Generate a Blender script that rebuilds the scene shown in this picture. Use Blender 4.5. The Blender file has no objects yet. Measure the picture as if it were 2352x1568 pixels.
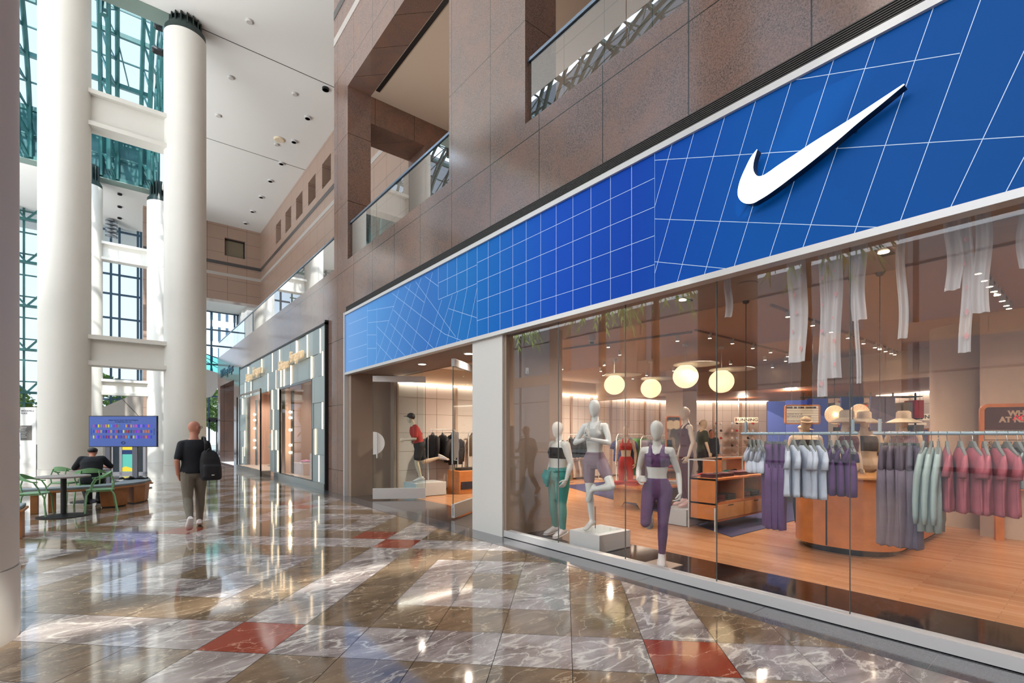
import bpy, bmesh, math, random
from mathutils import Vector, Matrix
random.seed(7)
V = Vector
COL = bpy.context.scene.collection
PI = math.pi
ORD = ['first','second','third','fourth','fifth','sixth','seventh','eighth','ninth','tenth','eleventh','twelfth','thirteenth','fourteenth','fifteenth','sixteenth','seventeenth','eighteenth','nineteenth','twentieth','twenty-first','twenty-second','twenty-third','twenty-fourth','twenty-fifth','twenty-sixth']

# ------------------------------------------------------------------ materials
def newmat(name):
    m = bpy.data.materials.new(name); m.use_nodes = True
    nt = m.node_tree
    return m, nt, nt.nodes['Principled BSDF']

def srgb(c):
    return tuple(((x/255)/12.92 if x/255 <= .04045 else ((x/255+.055)/1.055)**2.4) for x in c)

def mat(name, c, rough=.6, metal=0, emis=None, es=0, noise=0, nscale=20, bump=0, trans=0, coat=0, spec=None, alpha=1):
    m, nt, b = newmat(name)
    col = srgb(c) + (1,)
    b.inputs['Base Color'].default_value = col
    b.inputs['Roughness'].default_value = rough
    b.inputs['Metallic'].default_value = metal
    if spec is not None: b.inputs['Specular IOR Level'].default_value = spec
    if coat: b.inputs['Coat Weight'].default_value = coat; b.inputs['Coat Roughness'].default_value = .05
    if trans: b.inputs['Transmission Weight'].default_value = trans
    if alpha < 1: b.inputs['Alpha'].default_value = alpha
    if emis: b.inputs['Emission Color'].default_value = srgb(emis)+(1,); b.inputs['Emission Strength'].default_value = es
    if noise or bump:
        tc = nt.nodes.new('ShaderNodeTexCoord'); n = nt.nodes.new('ShaderNodeTexNoise')
        n.inputs['Scale'].default_value = nscale; n.inputs['Detail'].default_value = 4
        nt.links.new(tc.outputs['Object'], n.inputs['Vector'])
        if noise:
            r = nt.nodes.new('ShaderNodeValToRGB')
            r.color_ramp.elements[0].position = .3; r.color_ramp.elements[1].position = .7
            r.color_ramp.elements[0].color = tuple(x*(1-noise) for x in col[:3])+(1,)
            r.color_ramp.elements[1].color = tuple(min(1, x*(1+noise)) for x in col[:3])+(1,)
            nt.links.new(n.outputs['Fac'], r.inputs['Fac']); nt.links.new(r.outputs['Color'], b.inputs['Base Color'])
        if bump:
            bp = nt.nodes.new('ShaderNodeBump'); bp.inputs['Strength'].default_value = bump; bp.inputs['Distance'].default_value = .02
            nt.links.new(n.outputs['Fac'], bp.inputs['Height']); nt.links.new(bp.outputs['Normal'], b.inputs['Normal'])
    return m

def glassmat(name, tint=(1,1,1), refl=1.0, ior=1.5):
    m = bpy.data.materials.new(name); m.use_nodes = True
    nt = m.node_tree; nt.nodes.clear()
    out = nt.nodes.new('ShaderNodeOutputMaterial'); mix = nt.nodes.new('ShaderNodeMixShader')
    tr = nt.nodes.new('ShaderNodeBsdfTransparent'); gl = nt.nodes.new('ShaderNodeBsdfGlossy')
    fr = nt.nodes.new('ShaderNodeFresnel'); fr.inputs['IOR'].default_value = ior
    mu = nt.nodes.new('ShaderNodeMath'); mu.operation = 'MULTIPLY'; mu.inputs[1].default_value = refl; mu.use_clamp = True
    ge = nt.nodes.new('ShaderNodeNewGeometry'); sb = nt.nodes.new('ShaderNodeMath'); sb.operation = 'SUBTRACT'; sb.inputs[0].default_value = 1
    nt.links.new(ge.outputs['Backfacing'], sb.inputs[1]); m2 = nt.nodes.new('ShaderNodeMath'); m2.operation = 'MULTIPLY'
    nt.links.new(mu.outputs[0], m2.inputs[0]); nt.links.new(sb.outputs[0], m2.inputs[1])
    tr.inputs['Color'].default_value = tint+(1,); gl.inputs['Roughness'].default_value = .0
    gl.inputs['Color'].default_value = (1,1,1,1)
    nt.links.new(fr.outputs[0], mu.inputs[0]); nt.links.new(m2.outputs[0], mix.inputs[0])
    nt.links.new(tr.outputs[0], mix.inputs[1]); nt.links.new(gl.outputs[0], mix.inputs[2])
    nt.links.new(mix.outputs[0], out.inputs['Surface'])
    return m

def granite(name, c1, c2, c3, rough=.3, joints=True, bw=1.14, bh=1.72, shift=(.49, 4.05), spec=.5):
    """speckled stone with thin panel joints laid out in world metres"""
    m, nt, b = newmat(name); N = nt.nodes.new; L = nt.links.new
    g = N('ShaderNodeNewGeometry'); sp = N('ShaderNodeSeparateXYZ'); L(g.outputs['Position'], sp.inputs[0])
    n1 = N('ShaderNodeTexNoise'); n1.inputs['Scale'].default_value = 75; n1.inputs['Detail'].default_value = 5; n1.inputs['Roughness'].default_value = .75
    n2 = N('ShaderNodeTexNoise'); n2.inputs['Scale'].default_value = 1.7; n2.inputs['Detail'].default_value = 6; n2.inputs['Distortion'].default_value = 1.2
    L(g.outputs['Position'], n1.inputs['Vector']); L(g.outputs['Position'], n2.inputs['Vector'])
    r = N('ShaderNodeValToRGB'); e = r.color_ramp.elements
    e[0].position = .36; e[0].color = srgb(c3)+(1,); e[1].position = .56; e[1].color = srgb(c1)+(1,)
    L(n1.outputs['Fac'], r.inputs['Fac'])
    mx = N('ShaderNodeMix'); mx.data_type = 'RGBA'; mx.inputs[7].default_value = srgb(c2)+(1,)
    r2 = N('ShaderNodeValToRGB'); r2.color_ramp.elements[0].position = .42; r2.color_ramp.elements[1].position = .68
    r2.color_ramp.elements[1].color = (.5,.5,.5,1)
    L(n2.outputs['Fac'], r2.inputs['Fac']); L(r2.outputs['Color'], mx.inputs[0]); L(r.outputs['Color'], mx.inputs[6])
    last = mx.outputs[2]
    if joints:
        ad = N('ShaderNodeMath'); ad.operation = 'ADD'; L(sp.outputs[0], ad.inputs[0]); L(sp.outputs[1], ad.inputs[1])
        a2 = N('ShaderNodeMath'); a2.operation = 'ADD'; L(ad.outputs[0], a2.inputs[0]); a2.inputs[1].default_value = -shift[0]-4.55
        a3 = N('ShaderNodeMath'); a3.operation = 'ADD'; L(sp.outputs[2], a3.inputs[0]); a3.inputs[1].default_value = -shift[1]
        def line(src, size, w):
            d = N('ShaderNodeMath'); d.operation = 'DIVIDE'; L(src, d.inputs[0]); d.inputs[1].default_value = size
            f = N('ShaderNodeMath'); f.operation = 'FRACT'; L(d.outputs[0], f.inputs[0])
            s = N('ShaderNodeMath'); s.operation = 'SUBTRACT'; L(f.outputs[0], s.inputs[0]); s.inputs[1].default_value = .5
            ab = N('ShaderNodeMath'); ab.operation = 'ABSOLUTE'; L(s.outputs[0], ab.inputs[0])
            gt = N('ShaderNodeMath'); gt.operation = 'GREATER_THAN'; L(ab.outputs[0], gt.inputs[0]); gt.inputs[1].default_value = .5-w/size/2
            return gt.outputs[0]
        l1 = line(a2.outputs[0], bw, .012); l2 = line(a3.outputs[0], bh, .012)
        mm = N('ShaderNodeMath'); mm.operation = 'MAXIMUM'; L(l1, mm.inputs[0]); L(l2, mm.inputs[1])
        m2 = N('ShaderNodeMix'); m2.data_type = 'RGBA'; m2.inputs[7].default_value = (.02,.015,.012,1)
        L(mm.outputs[0], m2.inputs[0]); L(last, m2.inputs[6]); last = m2.outputs[2]
    L(last, b.inputs['Base Color']); b.inputs['Roughness'].default_value = rough; b.inputs['Specular IOR Level'].default_value = spec
    return m

def marble(name, base, base2, vein, scale=1.5, vw=.035, rough=.07, web=1.0):
    m, nt, b = newmat(name); N = nt.nodes.new; L = nt.links.new
    g = N('ShaderNodeNewGeometry'); vs = N('ShaderNodeVectorMath'); vs.operation = 'SCALE'
    vs.inputs[0].default_value = (37, 91, 53); L(g.outputs['Random Per Island'], vs.inputs['Scale'])
    ad = N('ShaderNodeVectorMath'); ad.operation = 'ADD'; L(g.outputs['Position'], ad.inputs[0]); L(vs.outputs[0], ad.inputs[1])
    mp = N('ShaderNodeMapping'); mp.inputs['Scale'].default_value = (.8, 1.9, 1); mp.inputs['Rotation'].default_value = (0,0,-.45)
    L(ad.outputs[0], mp.inputs['Vector'])
    nb = N('ShaderNodeTexNoise'); nb.inputs['Scale'].default_value = scale; nb.inputs['Detail'].default_value = 8; nb.inputs['Distortion'].default_value = .9; nb.inputs['Roughness'].default_value = .62
    nv = N('ShaderNodeTexNoise'); nv.inputs['Scale'].default_value = scale*1.3; nv.inputs['Detail'].default_value = 6; nv.inputs['Distortion'].default_value = .5
    nw = N('ShaderNodeTexNoise'); nw.inputs['Scale'].default_value = scale*3.2; nw.inputs['Detail'].default_value = 5; nw.inputs['Distortion'].default_value = .7
    for n in (nb, nv, nw): L(mp.outputs[0], n.inputs['Vector'])
    r = N('ShaderNodeValToRGB'); r.color_ramp.elements[0].position = .33; r.color_ramp.elements[1].position = .66
    r.color_ramp.elements[0].color = srgb(base)+(1,); r.color_ramp.elements[1].color = srgb(base2)+(1,)
    L(nb.outputs['Fac'], r.inputs['Fac'])
    def vein_of(n, w, k):
        s = N('ShaderNodeMath'); s.operation = 'SUBTRACT'; L(n.outputs['Fac'], s.inputs[0]); s.inputs[1].default_value = .5
        a = N('ShaderNodeMath'); a.operation = 'ABSOLUTE'; L(s.outputs[0], a.inputs[0])
        q = N('ShaderNodeMapRange'); q.inputs['From Min'].default_value = 0; q.inputs['From Max'].default_value = w
        q.inputs['To Min'].default_value = k; q.inputs['To Max'].default_value = 0; L(a.outputs[0], q.inputs['Value']); return q.outputs[0]
    v1 = vein_of(nv, vw, .85); v2 = vein_of(nw, vw*.45, .55*web)
    mm = N('ShaderNodeMath'); mm.operation = 'MAXIMUM'; L(v1, mm.inputs[0]); L(v2, mm.inputs[1])
    mx = N('ShaderNodeMix'); mx.data_type = 'RGBA'; mx.inputs[7].default_value = srgb(vein)+(1,)
    L(mm.outputs[0], mx.inputs[0]); L(r.outputs['Color'], mx.inputs[6]); L(mx.outputs[2], b.inputs['Base Color'])
    b.inputs['Roughness'].default_value = rough; b.inputs['Specular IOR Level'].default_value = 1.0
    b.inputs['Coat Weight'].default_value = .3; b.inputs['Coat Roughness'].default_value = .06; b.inputs['Coat IOR'].default_value = 1.6
    return m

def planks(name, c1, c2, w=.09, l=1.4, rough=.25, axis='Y', line=.02):
    m, nt, b = newmat(name); N = nt.nodes.new; L = nt.links.new
    g = N('ShaderNodeNewGeometry'); mp = N('ShaderNodeMapping'); L(g.outputs['Position'], mp.inputs['Vector'])
    if axis == 'Y': mp.inputs['Rotation'].default_value = (0,0,PI/2)
    br = N('ShaderNodeTexBrick'); br.inputs['Scale'].default_value = 1; br.inputs['Brick Width'].default_value = l; br.inputs['Row Height'].default_value = w
    br.inputs['Mortar Size'].default_value = .0015; br.inputs['Color1'].default_value = srgb(c1)+(1,); br.inputs['Color2'].default_value = srgb(c2)+(1,)
    br.inputs['Mortar'].default_value = tuple(x*.45 for x in srgb(c1))+(1,)
    L(mp.outputs[0], br.inputs['Vector'])
    n = N('ShaderNodeTexNoise'); n.inputs['Scale'].default_value = 3; n.inputs['Detail'].default_value = 6
    m3 = N('ShaderNodeMapping'); m3.inputs['Scale'].default_value = (2, 30, 2); L(mp.outputs[0], m3.inputs['Vector']); L(m3.outputs[0], n.inputs['Vector'])
    mx = N('ShaderNodeMix'); mx.data_type = 'RGBA'; mx.blend_type = 'MULTIPLY'; mx.inputs[0].default_value = .35
    L(br.outputs['Color'], mx.inputs[6]); L(n.outputs['Fac'], mx.inputs[7]); L(mx.outputs[2], b.inputs['Base Color'])
    b.inputs['Roughness'].default_value = rough
    return m

M = {}
M['granite'] = granite('pink_brown_granite', (134,110,101), (138,104,88), (62,56,55), rough=.13, spec=.8)
M['granite_upper'] = granite('upper_granite', (172,146,130), (168,138,120), (128,108,98), rough=.3, bw=1.14, bh=.86, shift=(.49,4.05))
M['granite_dark'] = granite('soffit_granite', (128,100,86), (146,104,84), (72,60,56), rough=.35)
M['band_dark'] = mat('dark_stone_band', (72,70,70), .3, noise=.15, nscale=60)
M['band_light'] = mat('pale_stone_band', (176,170,164), .35, noise=.1, nscale=60)
M['ceiling'] = mat('white_plaster', (224,225,222), .9)
M['soffit'] = mat('beige_plaster', (196,180,164), .9)
M['column'] = mat('cream_painted_column', (226,225,218), .45, noise=.015, nscale=1.5)
M['teal'] = mat('teal_painted_steel', (40,92,92), .4, metal=.1, noise=.12, nscale=4)
M['teal_dark'] = mat('dark_green_steel', (38,54,52), .45)
M['mullion'] = mat('blue_grey_mullion', (58,84,104), .4, metal=.3)
M['glass'] = glassmat('storefront_glass', (.985,.985,.985), 1.15)
M['glass_clear'] = glassmat('clear_glass', (.93,.97,.98), .55)
M['glass_rail'] = glassmat('balustrade_glass', (.84,.87,.86), 2.1)
M['sky_glass'] = glassmat('vault_glass', (.93,.97,1), .5)
M['alu'] = mat('satin_white_aluminium', (206,206,206), .32, metal=.2)
M['white_panel'] = mat('white_panel', (216,216,212), .4)
M['steel'] = mat('brushed_steel', (150,155,160), .25, metal=.9)
M['black'] = mat('matte_black', (18,18,20), .5)
M['black_gloss'] = mat('gloss_black', (12,12,14), .12)
M['dark_slot'] = mat('dark_louvre', (46,42,40), .5)
M['floor_border'] = mat('grey_stone_border', (92,92,96), .1, noise=.15, nscale=80, coat=.4)
M['entry_floor'] = mat('charcoal_stone_floor', (72,66,64), .14, noise=.12, nscale=90, coat=.3)
M['black_floor'] = mat('black_display_floor', (14,13,14), .08, noise=.3, nscale=20)
M['wood_floor'] = planks('oak_floor', (214,158,114), (196,138,94), .085, 1.3, .22)
M['wall_shop'] = mat('warm_beige_wall', (208,186,164), .85)
M['wall_brown'] = mat('taupe_wall', (150,132,118), .6)
M['ceil_shop'] = mat('warm_ceiling', (192,170,150), .9)
M['ceil_front'] = mat('taupe_soffit', (150,136,128), .8)
M['plywood'] = mat('orange_oak_veneer', (206,126,66), .35, noise=.12, nscale=6)
M['plywood_lt'] = mat('light_plywood', (214,158,100), .45, noise=.1, nscale=6)
M['wood_band'] = mat('walnut_soffit', (122,70,42), .5, noise=.15, nscale=4)
M['marb_grey'] = marble('grey_violet_marble', (114,102,100), (186,176,172), (228,222,214), 1.7, .03)
M['marb_brown'] = marble('olive_brown_marble', (98,82,64), (146,124,100), (196,178,150), 1.9, .012)
M['marb_red'] = marble('rust_red_marble', (140,52,34), (158,68,48), (216,160,136), 1.2, .008, web=.6)
M['grout'] = mat('dark_grout', (58,52,48), .5)
M['globe'] = mat('glowing_opal_glass', (255,240,215), .3, emis=(255,226,176), es=.95)
M['lamp'] = mat('lamp_lens', (255,240,220), .3, emis=(255,225,185), es=14)
M['lamp_white'] = mat('white_lamp_lens', (255,250,240), .3, emis=(255,238,215), es=9)
M['strip_light'] = mat('warm_light_strip', (255,235,205), .3, emis=(255,222,180), es=2.6)
M['cove'] = mat('cove_light', (255,240,225), .3, emis=(255,236,214), es=5)
M['mannequin'] = mat('mannequin_gloss_white', (216,216,208), .22, coat=.3)
M['mannequin_warm'] = mat('mannequin_cream', (222,200,172), .25, coat=.3)
M['purple'] = mat('purple_jersey', (92,54,98), .7)
M['teal_cloth'] = mat('teal_jersey', (40,136,128), .7)
M['mauve'] = mat('mauve_jersey', (134,112,120), .7)
M['grey_bra'] = mat('pale_grey_jersey', (186,184,176), .7)
M['maroon'] = mat('maroon_jersey', (82,28,36), .7)
M['red_cloth'] = mat('red_jersey', (190,46,40), .7)
M['black_cloth'] = mat('black_jersey', (22,22,26), .75, noise=.2, nscale=8)
M['pale_blue'] = mat('pale_blue_cotton', (196,206,220), .8, noise=.05, nscale=9, bump=.5)
M['pale_green'] = mat('pale_grey_green_fleece', (166,184,180), .85, noise=.05, nscale=9)
M['grey_cloth'] = mat('charcoal_violet_jersey', (104,96,110), .8, noise=.12, nscale=7)
M['pink_cloth'] = mat('dusty_rose_cotton', (178,96,106), .8, noise=.1, nscale=8, bump=.5)
M['purple_cloth'] = mat('deep_purple_cotton', (86,50,104), .75, noise=.15, nscale=8)
M['dark_green'] = mat('dark_green_cloth', (50,58,44), .8)
M['hanger'] = mat('grey_wood_hanger', (112,118,114), .5)
M['rail'] = mat('pale_blue_metal', (150,172,182), .35)
M['skin'] = mat('skin', (190,130,108), .5)
M['navy_cloth'] = mat('black_navy_cotton', (16,20,28), .85, bump=.6, nscale=7)
M['chino'] = mat('grey_green_chino', (112,106,94), .85, bump=.8, nscale=8)
M['shoe_white'] = mat('white_shoe', (214,208,204), .5)
M['shoe_accent'] = mat('coral_mark', (220,84,50), .5)
M['pink_shoe'] = mat('pale_pink_shoe', (226,190,180), .5)
M['green_metal'] = mat('sage_green_metal', (112,160,112), .4)
M['table_top'] = mat('grey_table_top', (140,134,130), .4)
M['cushion'] = mat('grey_vinyl_cushion', (120,132,136), .45)
M['bench_wood'] = mat('bench_oak', (170,112,64), .45, noise=.12, nscale=8)
M['plinth'] = mat('white_plinth', (206,208,206), .4)
M['upright'] = mat('beige_upright',(190,164,144),.5)
M['banner'] = mat('sheer_white_cloth', (236,232,230), .7, alpha=.8)
M['petal'] = mat('coral_petal_print', (232,176,176), .7)
M['palm_bark'] = mat('palm_bark', (122,92,66), .9, bump=1, nscale=14, noise=.3)
M['leaf'] = mat('leaf_green', (150,180,100), .6, noise=.25, nscale=3)
M['building'] = mat('pale_stone_building', (214,212,206), .8)
M['building_glass'] = mat('blue_window_glass', (70,96,120), .1)
M['paving'] = mat('outdoor_paving', (170,166,160), .9)

# sign blue: deep blue at the near end, sky blue at the far end, as printed
def sign_blue():
    m, nt, b = newmat('printed_blue_gradient'); N = nt.nodes.new; L = nt.links.new
    g = N('ShaderNodeNewGeometry'); sp = N('ShaderNodeSeparateXYZ'); L(g.outputs['Position'], sp.inputs[0])
    mr = N('ShaderNodeMapRange'); mr.inputs['From Min'].default_value = 0; mr.inputs['From Max'].default_value = 12.3; L(sp.outputs[1], mr.inputs['Value'])
    r = N('ShaderNodeValToRGB'); e = r.color_ramp.elements
    e[0].position = 0; e[0].color = srgb((0,74,146))+(1,); e[1].position = 1; e[1].color = srgb((112,158,214))+(1,)
    for p, c in ((.17,(0,80,162)),(.28,(0,62,166)),(.38,(0,72,180)),(.5,(0,100,184)),(.56,(20,110,186)),(.66,(48,110,186)),(.86,(80,142,206))):
        q = e.new(p); q.color = srgb(c)+(1,)
    L(mr.outputs[0], r.inputs['Fac']); L(r.outputs['Color'], b.inputs['Base Color'])
    b.inputs['Roughness'].default_value = .5; b.inputs['Specular IOR Level'].default_value = .12
    L(r.outputs['Color'], b.inputs['Emission Color']); b.inputs['Emission Strength'].default_value = .13  # faint glow mixed into the panel colour to lift the blue
    return m
M['sign_blue'] = sign_blue()

# ------------------------------------------------------------------ mesh builder
class MB:
    def __init__(s): s.v = []; s.f = []; s.m = []
    def add(s, vs, fs, mi=0):
        o = len(s.v); s.v += [V(p) for p in vs]; s.f += [tuple(i+o for i in f) for f in fs]; s.m += [mi]*len(fs); return s
    def box(s, a, b, mi=0, rot=None, piv=None):
        x0,y0,z0 = a; x1,y1,z1 = b
        vs = [V(p) for p in [(x0,y0,z0),(x1,y0,z0),(x1,y1,z0),(x0,y1,z0),(x0,y0,z1),(x1,y0,z1),(x1,y1,z1),(x0,y1,z1)]]
        if rot is not None:
            c = V(piv) if piv else (V(a)+V(b))/2
            R = Matrix.Rotation(rot, 3, 'Z'); vs = [R@(p-c)+c for p in vs]
        return s.add(vs, [(0,3,2,1),(4,5,6,7),(0,1,5,4),(1,2,6,5),(2,3,7,6),(3,0,4,7)], mi)
    def quad(s, a, b, c, d, mi=0): return s.add([a,b,c,d], [(0,1,2,3)], mi)
    def rings(s, R, mi=0, cap=True, closed=False):
        n = len(R[0]); vs = [p for r in R for p in r]; fs = []
        k = len(R)
        for i in range(k if closed else k-1):
            for j in range(n):
                a = i*n+j; b = i*n+(j+1) % n; c = ((i+1) % k)*n+(j+1) % n; d = ((i+1) % k)*n+j
                fs.append((a,b,c,d))
        if cap and not closed: fs.append(tuple(range(n-1,-1,-1))); fs.append(tuple((k-1)*n+j for j in range(n)))
        return s.add(vs, fs, mi)
    def tube(s, pts, r, n=8, mi=0, ref=None, flat=1.0, closed=False):
        pts = [V(p) for p in pts]; R = []; k = len(pts)
        rr = r if isinstance(r, (list, tuple)) else [r]*k
        up = None
        for i, p in enumerate(pts):
            if closed: t = pts[(i+1) % k]-pts[i-1]
            else: t = (pts[min(i+1,k-1)]-pts[max(i-1,0)])
            t.normalize()
            if ref is not None: u = V(ref)-t*V(ref).dot(t)
            elif up is None: u = (V((0,0,1)) if abs(t.z) < .9 else V((1,0,0))); u = u-t*u.dot(t)
            else: u = up-t*up.dot(t)
            if u.length < 1e-6: u = t.orthogonal()
            u.normalize(); up = u; w = t.cross(u)
            R.append([p+(u*math.cos(2*PI*j/n)*rr[i]+w*math.sin(2*PI*j/n)*rr[i]*flat) for j in range(n)])
        return s.rings(R, mi, closed=closed)
    def bar(s, p, q, w, h, mi=0):
        p = V(p); q = V(q); t = (q-p).normalized(); u = V((0,0,1)) if abs(t.z) < .95 else V((0,1,0))
        side = t.cross(u).normalized(); up = side.cross(t)
        R = [[c+side*w/2*a+up*h/2*b for a,b in ((-1,-1),(1,-1),(1,1),(-1,1))] for c in (p,q)]
        return s.rings(R, mi)
    def cyl(s, c, r, z0, z1, n=32, mi=0, r2=None):
        r2 = r if r2 is None else r2
        return s.rings([[V((c[0]+rr*math.cos(2*PI*j/n), c[1]+rr*math.sin(2*PI*j/n), z)) for j in range(n)] for rr, z in ((r,z0),(r2,z1))], mi)
    def lathe(s, c, prof, n=24, mi=0, axis='Z'):
        R = []
        for r, h in prof:
            R.append([V(c)+(V((r*math.cos(2*PI*j/n), r*math.sin(2*PI*j/n), h)) if axis == 'Z' else (V((h, r*math.cos(2*PI*j/n), r*math.sin(2*PI*j/n))) if axis == 'X' else V((r*math.cos(2*PI*j/n), h, r*math.sin(2*PI*j/n))))) for j in range(n)])
        return s.rings(R, mi)
    def ball(s, c, r, n=16, m=10, mi=0):
        r = r if isinstance(r, (tuple, list)) else (r,r,r)
        R = []
        for i in range(m+1):
            a = -PI/2+PI*(i+.02*(1 if i == 0 else -1 if i == m else 0))/m
            R.append([V((c[0]+r[0]*math.cos(a)*math.cos(2*PI*j/n), c[1]+r[1]*math.cos(a)*math.sin(2*PI*j/n), c[2]+r[2]*math.sin(a))) for j in range(n)])
        return s.rings(R, mi)
    def prism(s, poly, lo, hi, axis='Z', mi=0):
        def P(a, b, h):
            return V((a,b,h)) if axis == 'Z' else (V((h,a,b)) if axis == 'X' else V((a,h,b)))
        n = len(poly)
        vs = [P(a,b,lo) for a,b in poly]+[P(a,b,hi) for a,b in poly]
        fs = [tuple(range(n-1,-1,-1)), tuple(range(n,2*n))]+[(i,(i+1)%n,n+(i+1)%n,n+i) for i in range(n)]
        return s.add(vs, fs, mi)
    def xf(s, Mx): s.v = [Mx@p for p in s.v]; return s
    def build(s, name, mats, parent=None, smooth=False, bevel=0, world=True, fix=True, voxel=0, sm=2):
        me = bpy.data.meshes.new(name)
        off = V((0,0,0))
        if parent is not None and world:
            q = parent
            while q is not None: off += V(q.location); q = q.parent
        me.from_pydata([tuple(p-off) for p in s.v], [], s.f)
        if not isinstance(mats, (list, tuple)): mats = [mats]
        for m in mats: me.materials.append(m)
        if len(mats) > 1: me.polygons.foreach_set('material_index', s.m)
        if fix or smooth:
            bm = bmesh.new(); bm.from_mesh(me); bmesh.ops.recalc_face_normals(bm, faces=bm.faces); bm.to_mesh(me); bm.free()
        o = bpy.data.objects.new(name, me); COL.objects.link(o)
        if parent is not None: o.parent = parent
        if voxel:
            md = o.modifiers.new('r', 'REMESH'); md.mode = 'VOXEL'; md.voxel_size = voxel; md.use_smooth_shade = True
            if sm: m2 = o.modifiers.new('s', 'SMOOTH'); m2.iterations = sm; m2.factor = .5
            bake(o)
        if bevel:
            md = o.modifiers.new('b', 'BEVEL'); md.width = bevel; md.segments = 2; md.limit_method = 'ANGLE'; md.angle_limit = .9
            bake(o)
        if smooth:
            me = o.data
            me.polygons.foreach_set('use_smooth', [True]*len(me.polygons))
            if smooth != 'all':
                bm = bmesh.new(); bm.from_mesh(me)
                for e in bm.edges:
                    if len(e.link_faces) == 2 and e.calc_face_angle(0) > .75: e.smooth = False
                bm.to_mesh(me); bm.free()
        return o

def bake(o):
    dg = bpy.context.evaluated_depsgraph_get(); dg.update()
    me = bpy.data.meshes.new_from_object(o.evaluated_get(dg)); me.name = o.name
    o.modifiers.clear(); o.data = me

def tag(o, label=None, cat=None, group=None, kind=None):
    if label: o['label'] = label
    if cat: o['category'] = cat
    if group: o['group'] = group
    if kind: o['kind'] = kind
    return o

def thing(name, label, cat, loc=(0,0,0), rz=0, group=None):
    o = bpy.data.objects.new(name, None); COL.objects.link(o)
    o.empty_display_size = .1; o.location = loc; o.rotation_euler = (0,0,rz)
    return tag(o, label, cat, group)

def struct(o): o['kind'] = 'structure'; return o

def copy_tree(o, loc=None, rz=None, label=None, parent=None):
    c = o.copy(); COL.objects.link(c)
    if parent is not None: c.parent = parent
    for ch in [x for x in bpy.data.objects if x.parent == o]: copy_tree(ch, parent=c)
    if loc is not None: c.location = loc
    if rz is not None: c.rotation_euler = (0,0,rz)
    if label: c['label'] = label
    return c

def text(name, s, size, mats, parent, origin, xdir, updir, extrude=.005, align='CENTER', shear=0, world=True, sx=1, bold=0):
    cu = bpy.data.curves.new(name, 'FONT'); cu.body = s; cu.size = size; cu.extrude = extrude; cu.align_x = align; cu.align_y = 'CENTER'; cu.shear = shear; cu.offset = bold
    cu.resolution_u = 3
    t = bpy.data.objects.new(name, cu); COL.objects.link(t)
    dg = bpy.context.evaluated_depsgraph_get(); dg.update()
    me = bpy.data.meshes.new_from_object(t.evaluated_get(dg)); bpy.data.objects.remove(t)
    x = V(xdir).normalized(); u = V(updir).normalized(); n = x.cross(u)
    off = V((0,0,0))
    if parent is not None and world:
        q = parent
        while q is not None: off += V(q.location); q = q.parent
    for v in me.vertices: c = v.co.copy(); v.co = V(origin)-off+x*c.x*sx+u*c.y+n*c.z
    me.materials.clear(); me.materials.append(mats)
    o = bpy.data.objects.new(name, me); COL.objects.link(o); o.parent = parent
    return o

# ------------------------------------------------------------------ camera
H = 1.55
cam = bpy.data.cameras.new('camera'); co = bpy.data.objects.new('camera', cam); COL.objects.link(co)
co.location = (0,0,H); co.rotation_euler = (PI/2, math.radians(.0), -math.atan(906/1125))
cam.sensor_width = 36; cam.lens = 36*1125/2352; cam.shift_y = (998-784)/2352; cam.clip_end = 500; cam.clip_start = .05
bpy.context.scene.camera = co

# ------------------------------------------------------------------ floor
F = 4.55      # facade plane
def tile_floor():
    S = .538; u0 = 3.26; v0 = -2.64; r2 = math.sqrt(.5)
    b = MB(); b.quad((-22,-8,-.006),(4.56,-8,-.006),(4.56,52,-.006),(-22,52,-.006), 3)
    reds = {(0,0),(0,6),(6,0),(7,-1),(7,-7),(0,-6),(6,6),(12,-6),(13,-7),(12,0)}
    for i in range(-24, 78):
        for j in range(-78, 20):
            uc = u0+(i+.5)*S; vc = v0+(j+.5)*S; x = (uc+vc)*r2; y = (uc-vc)*r2
            if not (-19 < x < 4.5 and -6 < y < 44): continue
            a, c = i % 6, j % 6
            ring = min(min(a, 6-a), min(c, 6-c))
            k = 0 if ring in (0, 2) else 1
            if a == 3 and c == 3: k = 1
            if (i, j) in reds: k = 2
            g = .0022; q = []
            for du, dv in ((0,0),(1,0),(1,1),(0,1)):
                U = u0+(i+du)*S+(g if du == 0 else -g); W = v0+(j+dv)*S+(g if dv == 0 else -g)
                q.append(((U+W)*r2, (U-W)*r2, 0))
            q.reverse()
            b.quad(*q, k)
    return struct(b.build('floor', [M['marb_grey'], M['marb_brown'], M['marb_red'], M['grout']]))
tile_floor()
b = MB()
for k in range(40):
    y0 = -4+k*1.2; b.box((4.16,y0+.002,-.05),(4.56,y0+1.198,.003))
struct(b.build('trim_1', M['floor_border']))
b = MB(); b.box((4.555,6.64,-.05),(5.66,12.2,.003)); struct(b.build('floor_entrance', M['entry_floor']))
b = MB(); b.box((4.555,-3,-.05),(5.66,6.6,.003)); struct(b.build('floor_display', M['black_floor']))
b = MB(); b.box((5.66,-8,-.05),(24,12.2,.002)); struct(b.build('floor_shop', M['wood_floor']))

# ------------------------------------------------------------------ facade
def wallmesh(name, boxes, m):
    b = MB()
    for a, c in boxes: b.box(a, c)
    return struct(b.build(name, m))
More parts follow.
